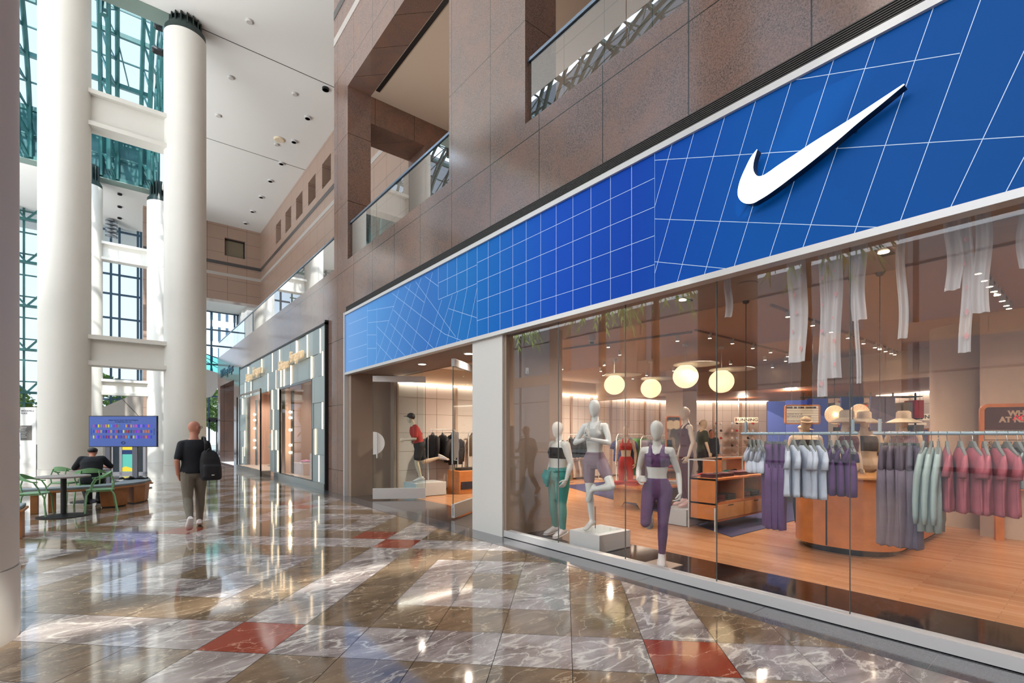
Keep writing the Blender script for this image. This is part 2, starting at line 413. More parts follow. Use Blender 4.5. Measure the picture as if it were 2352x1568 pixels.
# lower granite band between sign and balcony (near), and parapet band above the far shop
wallmesh('wall_facade', [((F,-6,4.79),(5.16,13.3,6.0)), ((F,12.36,0),(5.0,13.75,4.79)), ((F,13.301,4.795),(5.0,33,6.0)), ((F,13.76,4.72),(5.0,33,4.794)),
                         ((F,26.0,0),(5.0,27.9,4.72)), ((F,27.9,4.3),(5.0,32.2,4.72)), ((F,32.2,0),(5.6,33,4.72))], M['granite'])
wallmesh('wall_portal', [((F,12.3,6.0),(5.16,13.3,10.4)), ((F,5.35,6.0),(5.16,7.42,10.4)), ((F,-6,10.4),(5.16,13.3,15.38)), ((F,-6,6.0),(5.16,-1.7,10.4))], M['granite'])
b = MB()
b.box((4.54,-6,12.0),(4.552,13.305,12.2), 0); b.box((4.54,13.3,12.0),(5.17,13.312,12.2), 0)
struct(b.build('trim_2', M['band_light']))
b = MB(); b.box((4.54,-6,12.72),(4.552,13.305,12.94)); struct(b.build('trim_3', M['band_dark']))
# cross frame inside the gallery
wallmesh('wall_gallery_frame', [((5.16,12.3,9.7),(7.64,13.3,10.42)), ((6.75,12.3,5.95),(7.64,13.3,9.7))], M['granite_dark'])
# gallery upper wall with square openings
def upper_wall():
    ys = [(22.76,24.0),(25.0,26.2),(27.2,28.4),(29.4,30.6),(31.6,32.8),(20.5,21.7),(18.3,19.5),(16.1,17.3)]
    ys.sort(); b = MB(); X0, X1 = 7.64, 8.3
    b.box((X0,-6,5.9),(X1,37,13.3)); b.box((X0,-6,14.5),(X1,37,15.4))
    y = -6
    for a, c in ys: b.box((X0,y,13.3),(X1,a,14.5)); y = c
    b.box((X0,y,13.3),(X1,37,14.5))
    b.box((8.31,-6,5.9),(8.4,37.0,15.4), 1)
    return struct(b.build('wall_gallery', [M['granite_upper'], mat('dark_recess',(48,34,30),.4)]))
upper_wall()
b = MB(); b.box((7.628,13.3,12.0),(7.642,37,12.2)); b.box((1.2,36.988,12.0),(7.64,37.0,12.2)); struct(b.build('trim_4', M['band_light']))
b = MB(); b.box((7.628,13.3,12.72),(7.642,37,12.94)); b.box((1.2,36.988,12.72),(7.64,37.0,12.94)); struct(b.build('trim_5', M['band_dark']))
# far end wall
b = MB()
b.box((1.2,37,10.4),(5.5,37.8,15.4)); b.box((6.7,37,10.4),(8.3,37.8,15.4)); b.box((5.5,37,10.4),(6.7,37.8,13.37)); b.box((5.5,37,14.54),(6.7,37.8,15.4))
b.box((1.2,37,0),(1.75,37.8,10.4))
struct(b.build('wall_far', M['granite_upper']))
b = MB(); b.box((5.5,37.3,13.37),(6.7,37.34,14.54)); w = struct(b.build('window_6', mat('office_window_glass',(120,110,90),.1)))
b = MB()
for a, c in (((5.5,37.2,13.37),(5.56,37.36,14.54)),((6.64,37.2,13.37),(6.7,37.36,14.54)),((5.5,37.2,13.37),(6.7,37.36,13.43)),((5.5,37.2,14.48),(6.7,37.36,14.54))): b.box(a, c)
b.build('window_frame', M['black'], w)
# ceilings
b = MB(); b.box((1.95,-8,15.38),(8.4,37.5,15.6)); b.box((-18,34.9,15.38),(1.949,46,15.6)); b.box((-4,-8,15.38),(1.949,19.7,15.6)); b.box((-18,-8,15.38),(-4.001,5,15.6)); b.box((1.95,37.5,15.38),(8.4,46,15.6)); struct(b.build('ceiling', M['ceiling']))
b = MB()
for y in (19.62, 26.7, 12.5): b.box((1.95,y,15.372),(7.64,y+.025,15.381))
struct(b.build('trim_6', M['dark_slot']))
b = MB(); b.box((5.16,-6,10.4),(7.64,12.3,10.6)); struct(b.build('ceiling_gallery', M['soffit']))
b = MB(); b.box((5.17,-1.6,10.385),(5.27,5.3,10.401)); b.box((5.17,7.5,10.385),(5.27,12.0,10.401)); struct(b.build('trim_7', M['black']))
b = MB(); b.box((5.0,-6,5.6),(7.64,33,5.92)); struct(b.build('floor_gallery', M['granite_dark']))
# louvre and sign trims
b = MB()
for k in range(8): b.box((4.50,-3,4.64+k*.019),(4.56,12.3,4.65+k*.019))
b.box((4.562,-3,4.6),(4.60,12.3,4.80))
v_ = tag(b.build('louvre_vent', M['dark_slot']), 'long dark louvred air slot between granite band and blue shop sign', 'vent')

# blue sign band
s_ = thing('sign_fascia', 'long blue shop fascia printed with a thin white line grid', 'sign', (4.5, 6, 3.1))
b = MB(); b.box((4.5,-3,3.12),(4.58,12.3,4.57)); b.build('panel', M['sign_blue'], s_)
b = MB(); b.box((4.47,-3,3.06),(4.6,12.34,3.12)); b.box((4.47,-3,4.57),(4.6,12.34,4.635)); b.box((4.46,12.30,.0),(4.56,12.355,4.635)); b.build('frame', M['alu'], s_)
LN = [((.55,4.57),(1.02,3.12)),((.83,4.57),(1.31,3.12)),((.3,4.2),(.74,3.12)),((1.73,4.57),(.69,4.165)),((3.14,4.5),(.2,3.38)),((3.14,3.87),(1.14,3.12)),((2.93,4.57),(3.14,4.0)),((.0,4.2),(.47,3.12)),
 ((2.68,4.57),(3.14,3.28)),((2.36,4.57),(2.87,3.12)),((2.07,4.57),(2.57,3.12)),((1.77,4.57),(2.27,3.12)),((1.45,4.57),(1.95,3.12)),((1.17,4.57),(1.68,3.12)),((3.14,3.41),(2.33,3.12)),((3.14,4.57),(3.14,3.12)),
 ((7.7,4.57),(7.7,3.98)),((7.39,4.57),(7.39,3.98)),((7.08,4.57),(7.08,3.98)),((6.77,4.57),(6.77,3.97)),((7.7,4.28),(6.48,4.28)),((7.7,3.98),(6.48,3.98)),((6.48,3.91),(6.77,3.12)),((6.77,3.97),(7.09,3.12)),((7.06,3.97),(7.43,3.12)),((7.23,3.96),(7.8,3.12)),((7.58,3.95),(8.16,3.12)),
 ((7.91,4.52),(8.8,3.12)),((8.34,4.53),(9.51,3.12)),((8.77,4.52),(10.06,3.12)),((9.29,4.51),(10.5,3.13)),((8.56,4.51),(7.12,3.22)),((8.19,4.52),(7.7,4.22)),((9.03,4.54),(8.22,4.04)),((9.6,4.52),(7.49,3.33)),((7.49,3.33),(6.91,3.12)),((9.54,4.16),(7.86,3.12)),((9.69,3.9),(8.46,3.12)),((10.38,3.96),(8.99,3.12)),((10.42,3.61),(9.61,3.13)),((7.35,3.75),(6.49,3.43)),
 ((10.92,4.41),(9.51,4.23)),((10.88,4.13),(9.77,3.98)),((10.92,3.86),(10.42,3.78)),((10.92,3.54),(10.42,3.48)),((10.92,4.5),(10.92,3.12)),((10.38,4.39),(10.42,3.13)),((12.1,4.31),(10.94,4.28)),((12.1,4.0),(10.94,3.97)),((12.1,3.67),(10.94,3.65)),((12.1,3.37),(10.94,3.37))]
for k in range(12): y = 3.14+k*.3036; LN.append(((y,4.57),(y,3.12)))
for z in (4.31,4.0,3.69,3.38): LN.append(((3.14,z),(6.48,z)))
b = MB()
for (y0,z0),(y1,z1) in LN:
    d = V((0,y1-y0,z1-z0)); n = V((0,-d.z,d.y)).normalized()*.0025
    p = V((4.4985,y0,z0)); q = V((4.4985,y1,z1)); b.quad(p-n,p+n,q+n,q-n)
b.build('line_grid', mat('pale_printed_line', (190,214,236), .5, emis=(170,200,230), es=.2), s_)
# emblem
SW = [(2.002,4.056),(2.057,4.008),(2.106,3.931),(2.149,3.849),(2.171,3.772),(2.171,3.715),(2.152,3.668),(2.121,3.632),(2.078,3.608),(2.03,3.599),(1.989,3.607),(1.922,3.623),(1.818,3.659),(1.693,3.71),(1.574,3.76),(1.395,3.844),(1.248,3.92),(1.101,3.987),(.967,4.052),(.971,4.056),(1.129,4.014),(1.31,3.966),(1.551,3.913),(1.693,3.874),(1.818,3.842),(1.895,3.817),(1.948,3.806),(1.991,3.816),(2.023,3.854),(2.038,3.902),(2.035,3.956),(2.019,4.012)]
def cat(P, n=5):
    o = []; N = len(P); tips = (0, 18, 19)
    for i in range(N):
        a, b_, c, d = P[i-1], P[i], P[(i+1)%N], P[(i+2)%N]
        if i in tips: a = b_
        if (i+1)%N in tips: d = c
        for k in range(n):
            t = k/n; o.append(tuple(.5*((2*b_[q])+(-a[q]+c[q])*t+(2*a[q]-5*b_[q]+4*c[q]-d[q])*t*t+(-a[q]+3*b_[q]-3*c[q]+d[q])*t**3) for q in (0,1)))
    return o
SWR = SW; SW = cat(SW)
e_ = thing('logo_emblem', 'large glowing white curved tick emblem standing off the blue sign', 'logo', (4.38,1.6,3.6))
b = MB(); b.prism(SW, 4.384, 4.46, 'X'); b.build('side_return', mat('dark_navy_return',(20,24,44),.3), e_, smooth=True)
b = MB(); b.prism(SW, 4.374, 4.384, 'X'); b.build('lit_face', mat('lit_white_face',(255,255,255),.4,emis=(255,255,255),es=1.3), e_)
b = MB()
for y, z in ((2.08,3.72),(1.7,3.78),(1.3,3.92)): b = MB(); b.cyl((0,0),.012,0,.06,8); b.v = [V((4.45+p.z, y+p.x, z+p.y)) for p in b.v]; b.build('standoff_pin', M['steel'], e_)

# ------------------------------------------------------------------ storefront windows
WY = [5.85,4.72,3.61,2.495,1.367,.25,-.9,-2.6]
for k in range(len(WY)-1):
    b = MB(); b.box((4.595,WY[k+1]+.004,.105),(4.607,WY[k]-.004,3.08))
    struct(b.build('window_%d' % (k+10), M['glass']))
b = MB()
for y in WY[1:-1]: b.box((4.594,y-.0025,.1),(4.609,y+.0025,3.08))
struct(b.build('trim_8', mat('glass_joint',(90,96,94),.2)))
b = MB(); b.box((4.55,-3,.012),(4.66,5.85,.105)); b.box((4.575,-3,0),(4.64,5.85,.014), 1); struct(b.build('trim_9', [M['alu'], M['black']]))
b = MB(); b.box((4.56,5.80,.1),(4.64,5.86,3.06)); struct(b.build('trim_10', M['wall_brown']))
b = MB(); b.box((4.53,5.86,0),(4.95,6.66,3.059)); struct(b.build('wall_pillar_panel', M['white_panel']))

# partition beside the pillar, entrance side walls, shop box
wallmesh('wall_partition', [((4.955,5.86,0),(5.8,5.98,3.29)), ((4.955,5.981,0),(5.07,6.66,3.09)), ((4.66,5.83,0),(4.954,5.858,3.29))], M['wall_brown'])
wallmesh('wall_entrance', [((4.56,12.1,0),(5.7,12.3,3.12)), ((5.62,11.9,0),(5.7,12.1,3.1))], M['wall_brown'])
wallmesh('wall_shop_left', [((5.7,11.92,2.95),(22,12.2,3.6)), ((5.7,12.05,0),(22,12.2,2.95))], M['wall_shop'])
wallmesh('wall_shop_back', [((21.5,-8,0),(21.7,12,3.6))], M['wall_shop'])
wallmesh('wall_shop_right', [((4.7,-8,0),(22,-7.8,3.6))], M['wall_shop'])
wallmesh('ceiling_front', [((4.6,-8,3.3),(6.42,6.64,3.5))], M['ceil_front'])
wallmesh('ceiling_entrance', [((4.58,6.64,3.1),(5.9,12.3,3.4)), ((5.86,6.64,3.1),(5.9,12.3,3.4))], M['ceil_front'])
wallmesh('ceiling_shop', [((6.42,-8,3.4),(13.5,12.2,3.6)), ((5.9,6.64,3.4),(6.42,12.2,3.6)), ((6.40,-8,3.3),(6.42,6.64,3.6))], M['ceil_shop'])
wallmesh('wall_bulkhead', [((13.5,-8,2.78),(13.7,11.92,3.6))], M['wall_shop'])
wallmesh('ceiling_back', [((13.7,-8,2.95),(22,11.92,3.1))], M['wood_band'])
wallmesh('ceiling_roof', [((4.62,-8,4.4),(22,12.3,4.7)), ((4.6,-8,3.5),(4.7,12.3,4.5))], M['ceil_front'])
# box pillar and round column in the shop
wallmesh('wall_pillar_1', [((12.2,7.6,0),(12.9,8.14,3.39))], M['wall_shop'])
b = MB(); b.cyl((11.35,1.72),.42,0,3.4,40); struct(b.build('wall_pillar_2', M['wall_shop'], smooth=True))
wallmesh('wall_pillar_3', [((10.3,-3.0,0),(10.6,1.35,3.4))], M['wall_shop'])

# lit slatted wall panels along the shop walls
def lit_panels(p, q, n, label):
    p = V(p); q = V(q); d = (q-p); L_ = d.length; d.normalize(); nrm = V((d.y,-d.x,0))
    t = thing('wall_panel_run', label, 'wall panel', tuple(p))
    b = MB()
    w = L_/n
    def bx(a0, a1, z0, z1, o0, o1, mi=0):
        P = [p+d*a+nrm*o for a,o in ((a0,o0),(a1,o0),(a1,o1),(a0,o1))]
        b.prism([(x.x,x.y) for x in P], z0, z1, 'Z', mi)
    for k in range(n): bx(k*w+.05, (k+1)*w-.05, .05, 2.93, .02, .05)
    b.build('panel', mat('white_slat_panel',(224,212,202),.5), t)
    for k in range(n+1):
        b = MB(); bx(max(0,k*w-.04), min(L_,k*w+.04), 0, 2.95, .0, .1); b.build('upright', M['upright'], t)
    b = MB()
    for k in range(n):
        for z in (.6,1.1,1.6,2.1,2.55): bx(k*w+.05,(k+1)*w-.05,z,z+.008,.05,.053)
        for a in (.33,.66): bx(k*w+w*a,k*w+w*a+.008,.05,2.9,.05,.053)
    b.build('seam', mat('panel_seam',(150,126,110),.6), t)
    b = MB(); bx(.02, L_-.02, 2.90, 2.945, .06, .16); b.build('cove_strip', M['cove'], t)
    return t
lit_panels((5.72,12.0,0),(11.2,12.0,0),3,'white lit wall panels behind the running figure at the shop entrance')
lit_panels((11.2,12.0,0),(17.5,12.0,0),6,'white slatted wall panels with bright cove behind the round pendant lamps')
lit_panels((17.5,12.0,0),(21.2,9.3,0),4,'white lit wall panels behind the shoe shelves')
lit_panels((21.2,5.4,0),(19.0,1.2,0),4,'white lit wall panels behind the right hand RUNNING sign')

# ------------------------------------------------------------------ columns and beams
def column(x, y, r, top, label, cap=True):
    t = thing('column', label, 'column', (x,y,0), 0)
    b = MB(); b.cyl((x,y),r,.55,top,64); b.build('shaft', M['column'], t, smooth=True)
    b = MB(); b.cyl((x,y),r+.006,0,.54,64); b.cyl((x,y),r-.01,.54,.55,64); b.build('base_drum', M['column'], t, smooth=True)
    if cap:
        b = MB(); b.lathe((x,y,0),[(r*.98,top),(r*.98,top+.18),(r*.72,top+.42),(r*.72,15.9)],40); b.build('capital', M['teal_dark'], t, smooth=True)
        b = MB()
        for k in range(16):
            a = 2*PI*k/16; c = V((x,y,0)); e = V((math.cos(a),math.sin(a),0))
            b.bar(c+e*r*.74+V((0,0,top+.2)), c+e*r*.74+V((0,0,15.8)), .03, r*.5)
        b.build('stiffener', M['teal_dark'], t)
    return t
column(-1.2,5.4,.6,17.5,'huge shaded column cut off by the left edge of the picture')
column(-1.22,19.75,.6,14.85,'tall cream column behind the seated man and left of the screen')
column(1.78,19.75,.6,14.85,'tall cream column just behind the walking man')
column(-1.22,34.5,.6,14.75,'farther cream column half hidden by the near one, behind the screen')
column(1.88,34.5,.6,14.75,'farther cream column to the right of the screen with a black fitting on top')

def beam(x0, x1, y, z0, z1, label):
    t = thing('cross_beam', label, 'beam', ((x0+x1)/2, y, z0), 0, 'beams linking the column pairs')
    b = MB(); b.box((x0,y-.1,z0+.12),(x1,y+.1,z1-.12)); b.build('web', M['column'], t)
    b = MB(); b.box((x0,y-.28,z1-.13),(x1,y+.28,z1)); b.build('flange', M['column'], t)
    b = MB(); b.box((x0,y-.28,z0),(x1,y+.28,z0+.13)); b.build('flange', M['column'], t)
beam(-.7,1.25,19.75,3.66,4.58,'lower cream beam between the near pair of columns above the screen')
beam(-.7,1.25,19.75,10.9,12.0,'upper cream beam between the near pair of columns')
beam(-.68,1.34,34.5,3.7,4.55,'lower cream beam between the far pair of columns')
beam(-.68,1.34,34.5,10.98,11.95,'upper sunlit cream beam between the far pair of columns')

# fascia girders carrying the vault
def girder(name, y, z0, z1, label, x0=-14, x1=1.9):
    t = thing(name, label, 'girder', (0,y,z0))
    rb = MB(); rb.box((x0,y-.1,z0),(x1,y+.1,z1))
    b = MB(); b.box((x0,y-.35,z0-.03),(x1,y+.35,z0)); b.build('flange', mat('pale_green_steel',(120,140,132),.5), t)
    for xx in [-.55+.07*i for i in range(6)]+[.95+.07*i for i in range(6)]:
        for k in range(int((z1-z0)/.09)): rb.box((xx,y-.115,z0+.06+k*.09),(xx+.022,y-.1,z0+.082+k*.09), 1)
    rb.build('riveted_plate', [M['teal'], M['teal_dark']], t)
girder('roof_girder', 19.95, 15.38, 16.5, 'dark teal steel girder at the top of the near column pair')
girder('roof_girder', 34.7, 15.4, 18.2, 'riveted teal girder above the far column pair')

# glazed barrel vault bays
def vault(y0, y1, zs, x0, x1, label, nx):
    yc = (y0+y1)/2; R = (y1-y0)/2; t = thing('glazed_vault', label, 'glass roof', (0,yc,zs))
    def arc(x, r, a): return V((x, yc-r*math.cos(a), zs+r*math.sin(a)*1.05))
    NA = 10; As = [PI*k/NA for k in range(NA+1)]
    xs = [x0+(x1-x0)*k/nx for k in range(nx+1)]
    for x in xs:
        b = MB()
        fine = [PI*k/40 for k in range(41)]
        for off in (-.34, .34):
            b.tube([arc(x+off,R-.1,a) for a in fine], .1, 6)
        b.tube([arc(x,R-1.1,a) for a in fine], .11, 6)
        for k in range(20):
            a = PI*k/20; a2 = PI*(k+1)/20
            b.bar(arc(x-.28,R-.1,a), arc(x,R-1.1,(a+a2)/2), .07, .07); b.bar(arc(x+.28,R-.1,a2), arc(x,R-1.1,(a+a2)/2), .07, .07)
            b.bar(arc(x-.28,R-.1,a), arc(x+.28,R-.1,a2), .045, .045)
        b.build('arch_truss', M['teal'], t)
    b = MB()
    for a in As:
        b.bar(arc(x0,R,a), arc(x1,R,a), .16, .22)
    for a in [x+PI/NA/2 for x in As[:-1]]: b.bar(arc(x0,R+.02,a), arc(x1,R+.02,a), .05, .08)
    for k in range(NA):
        for i in range(nx):
            b.bar(arc(xs[i]+.3,R-.05,As[k]), arc((xs[i]+xs[i+1])/2,R-.05,As[k+1]), .05, .05) if (k+i) % 3 == 0 else None
    b.build('purlin_grid', M['teal'], t)
    b = MB()
    fine = [PI*k/30 for k in range(31)]
    for k in range(30):
        for i in range(nx): b.quad(arc(xs[i],R+.1,fine[k]),arc(xs[i+1],R+.1,fine[k]),arc(xs[i+1],R+.1,fine[k+1]),arc(xs[i],R+.1,fine[k+1]))
    b.build('glass_skin', M['sky_glass'], t)
    # glazed end wall of the vault over the ceiling edge
    b = MB()
    xe = x1+.25
    for k in range(1, 12):
        y = y0+(y1-y0)*k/12; h = math.sqrt(max(0, R*R-(y-yc)**2))*1.05
        b.bar((xe,y,zs),(xe,y,zs+h), .07, .1)
    for z in (1.5,3,4.5,6): 
        w = math.sqrt(max(0, R*R-(z/1.05)**2)); b.bar((xe,yc-w,zs+z),(xe,yc+w,zs+z), .1, .08)
    for k in range(0, 12, 2):
        ya = y0+(y1-y0)*k/12; yb = y0+(y1-y0)*(k+2)/12
        b.bar((xe-.15,ya,zs),(xe-.15,yb,zs+3), .07, .07); b.bar((xe-.15,yb,zs),(xe-.15,ya,zs+3), .07, .07)
    b.build('end_lattice', M['teal'], t)
vault(20.1,34.5,15.5,-13.95,1.35,'glazed barrel vault of teal steel arches above the column pairs',9)

vault(5.1,19.6,15.5,-14,-4.1,'nearer bay of the glazed teal barrel vault, overhead on the left',6)
# spotlights clamped to the vault end by the near column
spt = None
for k, (x,y,z) in enumerate([(1.25,21.3,18.3),(1.3,22.0,17.4),(1.3,22.4,16.7),(1.25,22.9,16.1)]):
    t = thing('stage_spotlight', '%s black spotlight from the top, clamped beside the near column head' % ORD[k], 'spotlight', (x,y,z), 0, 'black spotlights on the vault edge')
    b = MB(); b.lathe((x,y,z),[(.08,-.25),(.13,-.2),(.13,.1),(.17,.25),(.17,.27)],14,axis='X'); b.build('housing', M['black'], t, smooth=True)
    b = MB(); b.bar((x+.1,y,z+.1),(x+.45,y,z+.35),.04,.04); b.build('bracket', M['black'], t)

# ------------------------------------------------------------------ far window walls
def mullion_wall(name, y, x0, x1, z0, z1, xs, zs, m, w=.12, dz=.12, glass=True):
    b = MB(); b.box((x0,y+.05,z0),(x1,y+.062,z1)); o = struct(b.build(name, M['sky_glass']))
    b = MB()
    for x in xs: b.box((x-w/2,y-.1,z0),(x+w/2,y+.04,z1))
    for z in zs: b.box((x0,y-.08,z-dz/2),(x1,y+.04,z+dz/2))
    b.build('mullion', m, o); return o
mullion_wall('window_1', 42, -1.6, 1.3, 0, 15.4, [-.9,-.34,.1,1.08,1.25], [15.1,13.6,12.2,10.9,9.3,8.0,6.6,5.2,3.9,2.6,1.3], M['mullion'], .13)
w2 = mullion_wall('window_2', 42, -16, -1.6, 0, 15.4, [-15.2,-13.4,-11.6,-9.8,-8,-6.2,-4.45,-3.1,-1.75], [15.2,13.9,12.6,11.3,10.0,8.7,7.4,6.1,4.8,3.5,2.2,.9], M['teal'], .1, .07)
b = MB()
for z in (14.6,12.0,9.35,6.7,4.1): b.bar((-16,41.6,z),(-1.7,41.6,z),.25,.14)
for z in (12.0,9.35,6.7,4.1,1.4,14.6):
    for x in (-6.3,-4.3): b.bar((x,41.6,z),(x+1.0,41.6,z+1.3),.1,.1); b.bar((x+1.0,41.6,z+1.3),(x+2.0,41.6,z),.1,.1)
b.build('wind_truss', M['teal'], w2)
w3 = mullion_wall('window_3', 41, 1.8, 7.0, 6.0, 10.45, [4.2,5.25,6.72,6.9], [10.4,9.1,7.95,6.6], M['mullion'], .1, .1)
w4 = mullion_wall('window_4', 41, 1.8, 7.4, 0, 5.6, [3.4,4.3,5.1,5.9,6.6], [5.5,4.3,2.6,.1], M['mullion'], .1, .1)
wallmesh('wall_far_lobby', [((1.3,41.0,0),(1.8,41.3,15.4)), ((7.0,38,6.0),(8.4,41.3,10.4)), ((1.8,40.9,5.6),(7.4,41.3,6.0)), ((1.8,40.95,10.45),(8.4,41.3,15.4))], M['ceiling'])
wallmesh('ceiling_lobby', [((1.75,37.1,10.42),(8.3,41,10.6))], M['ceiling'])
b = MB(); b.cyl((7.15,39.2),.3,5.9,10.45,32); b.v = b.v
t = thing('column', 'short cream column seen past the far gallery balustrade', 'column', (7.15,39.2,5.9)); b.build('shaft', M['column'], t, smooth=True)
# bridge with stone parapet and teal glass at the far end
t = thing('stair_parapet', 'grey stone clad stair side under teal glass at the far end', 'stair', (3.5,37.9,3))
b = MB(); b.prism([(2.0,3.2),(4.9,4.1),(5.55,5.2),(5.55,5.6),(4.5,5.9),(2.0,4.6)], 37.95, 38.4, 'Y'); b.build('stone_side', M['band_light'], t)
b = MB(); b.prism([(2.0,4.6),(4.5,5.9),(5.5,5.6),(5.5,6.6),(4.5,6.9),(2.0,6.0)], 38.1, 38.12, 'Y'); b.build('glass_panel', glassmat('teal_glass',(.45,.85,.85),1.2), t)
b = MB(); b.tube([(2.0,38.1,6.02),(4.5,38.1,6.93),(5.5,38.1,6.63)],.035,8); b.tube([(4.5,38.05,6.7),(5.6,38.05,6.1)],.02,6); b.tube([(4.5,38.05,6.45),(5.6,38.05,5.85)],.02,6); b.build('handrail', M['mullion'], t)
t = thing('stair_parapet', 'sloping grey stone stair side behind the screen', 'stair', (0,40,0))
b = MB(); b.prism([(-1.6,0),(1.3,0),(1.3,4.35),(.7,4.1),(-.75,3.25),(-1.6,2.7)], 40, 40.4, 'Y'); b.build('stone_side', mat('pale_grey_stone',(168,160,152),.5,noise=.06,nscale=20), t)
b = MB(); b.bar((.1,39.99,4.0),(1.2,39.99,2.6),.02,.02); b.build('joint', M['dark_slot'], t)
# revolving door at the far end
d_ = thing('door_1', None, None, (5.6,40.3,0)); del_ = d_; struct(d_)
b = MB()
for x in (5.0,5.45,5.9,6.3): b.box((x,40.2,0),(x+.07,40.3,2.6))
b.box((4.95,40.2,2.45),(6.4,40.35,2.75)); b.build('frame', M['black'], d_)
b = MB(); b.box((5.0,40.24,0.02),(6.3,40.25,2.45)); b.build('pane', M['glass_clear'], d_)

# ------------------------------------------------------------------ gallery balustrades
def balustrade(y0, y1, n, label):
    t = thing('glass_balustrade', label, 'balustrade', (4.62,(y0+y1)/2,6.0))
    for k in range(n):
        b = MB(); a = y0+(y1-y0)*k/n; c = y0+(y1-y0)*(k+1)/n
        b.box((4.61,a+.006,5.9),(4.625,c-.006,6.9)); b.build('glass_panel', M['glass_rail'], t)
    b = MB(); b.box((4.59,y0,6.9),(4.645,y1,6.945)); b.build('handrail', mat('satin_handrail',(120,136,156),.2,metal=.8), t)
    return t
balustrade(7.43,12.29,3,'glass balustrade with metal handrail in the stone opening above the entrance')
balustrade(-1.6,5.34,4,'glass balustrade with metal handrail at the top, above the white tick emblem')
balustrade(13.4,33.0,14,'long glass balustrade along the gallery above the far grey shopfront')
b = MB(); b.lathe((5.16,12.2,6.55),[(.001,0),(.012,0)],8)

# ceiling fixtures of the hall
for k, (x,y) in enumerate([(6.47,19.9),(6.45,22.2),(6.47,24.4),(6.49,26.77),(6.47,28.98),(6.49,31.28),(6.49,33.63),(6.5,35.78)]):
    t = thing('ceiling_downlight', '%s black rimmed downlight from the near end of the row in the high white ceiling' % ORD[k], 'light', (x,y,15.35), 0, 'downlights in the high ceiling')
    b = MB(); b.lathe((x,y,15.3),[(.13,.0),(.13,.08),(.10,.08),(.10,.0)],18); b.build('rim', M['alu'] if k else M['black'], t)
    b = MB(); b.cyl((x,y),.10,15.31,15.36,18); b.build('lens', M['black'], t)
for k, (x,y) in enumerate([(3.43,18.26),(3.42,21.58),(5.6,21.0),(3.4,24.5),(5.9,25.2)]):
    t = thing('smoke_detector', '%s small white disc fitting from the near end of the high white ceiling' % ORD[k], 'detector', (x,y,15.36), 0, 'white discs on the high ceiling')
    b = MB(); b.lathe((x,y,15.32),[(.09,0),(.12,.03),(.12,.07)],18); b.build('cover', mat('pale_grey_plastic',(190,188,184),.5), t)
b = MB(); b.lathe((5.9,24.7,15.32),[(.2,0),(.24,.03),(.24,.07)],24)
o = b.build('ceiling_speaker', mat('cream_plastic',(220,206,180),.5)); tag(o, 'large cream round speaker disc in the high white ceiling', 'speaker')
b = MB(); b.cyl((5.15,12.95),.14,15.3,15.4,18)
for k, y in enumerate([36.0,38.0,40.0]):
    t = thing('ceiling_downlight', '%s downlight in the white ceiling between the far columns' % ORD[k], 'light', (.1,y,15.35), 0, 'downlights between the far columns')
    b = MB(); b.lathe((.1,y,15.3),[(.11,.0),(.11,.08),(.08,.08),(.08,.0)],16); b.build('rim', M['black'], t)
t = thing('pendant_diffuser', 'stack of ringed metal louvres hanging from the ceiling between the far columns', 'pendant', (-.3,40.6,14.4))
b = MB()
for k in range(5): b.lathe((-.3,40.6,14.2+k*.24),[(.16,0),(.32,.02),(.32,.09),(.16,.16)],20)
b.build('ring', M['steel'], t, smooth=True); b = MB(); b.cyl((-.3,40.6),.03,14.2,15.4,8); b.build('stem', M['steel'], t)
for k, (x,y,r) in enumerate([(6.4,8.6,.06),(5.9,2.15,.17)]):
    b = MB(); b.lathe((x,y,10.36),[(r,0),(r,.05)],20)
    tag(b.build('ceiling_speaker', mat('grey_disc_%d'%k,(120,108,98),.6)), ['small round fitting in the beige gallery ceiling above the entrance','larger dark round speaker in the gallery ceiling at the top of the picture'][k], 'speaker')

# ------------------------------------------------------------------ far shop, grey panels with light strips
fs = thing('panelled_shopfront', 'grey panelled shopfront with vertical light strips and two script signs', 'shopfront', (4.5,20,0))
FM = [mat('grey_green_panel_%d'%i, c, .35) for i, c in enumerate([(150,164,164),(140,154,156),(160,174,174)])]
def fpanels():
    random.seed(3); b = MB(); rows = [4.6,3.87,3.21,2.47,1.72,.98,.18]
    holes = [(20.1,24.7,.2,3.25),(15.0,18.75,.2,3.2)]
    for r in range(6):
        z1, z0 = rows[r], rows[r+1]; y = 13.85+(r % 3)*-.15
        y = 13.8
        w0 = .35+.3*((r*7) % 3)
        while y < 26:
            w = w0; w0 = .95+random.choice([-.2,0,.15]); y2 = min(26, y+w)
            segs = [(y,y2)]
            for (a,c,lo,hi) in holes:
                if z0 < hi-.05:
                    ns = []
                    for s0,s1 in segs:
                        if s1 <= a or s0 >= c: ns.append((s0,s1)); continue
                        if s0 < a: ns.append((s0,a))
                        if s1 > c: ns.append((c,s1))
                    segs = ns
            mi = random.randrange(3); dx = random.choice([0,.01,.02])
            for s0,s1 in segs:
                if s1-s0 > .02: b.box((4.5-dx,s0+.003,z0+.003),(4.56,s1-.003,z1-.003), mi)
            y = y2
    b.build('panel', FM, fs)
fpanels()
b = MB(); b.box((4.46,13.76,0),(4.56,13.82,4.72)); b.box((4.46,26,0),(4.56,26.04,4.72)); b.box((4.46,13.76,4.6),(4.56,26.04,4.66)); b.build('frame', M['black'], fs)
b = MB(); b.box((4.44,13.8,0),(4.5,19.4,.18)); b.build('plinth_band', mat('pale_mirror_plinth',(150,160,160),.12,metal=.5), fs)
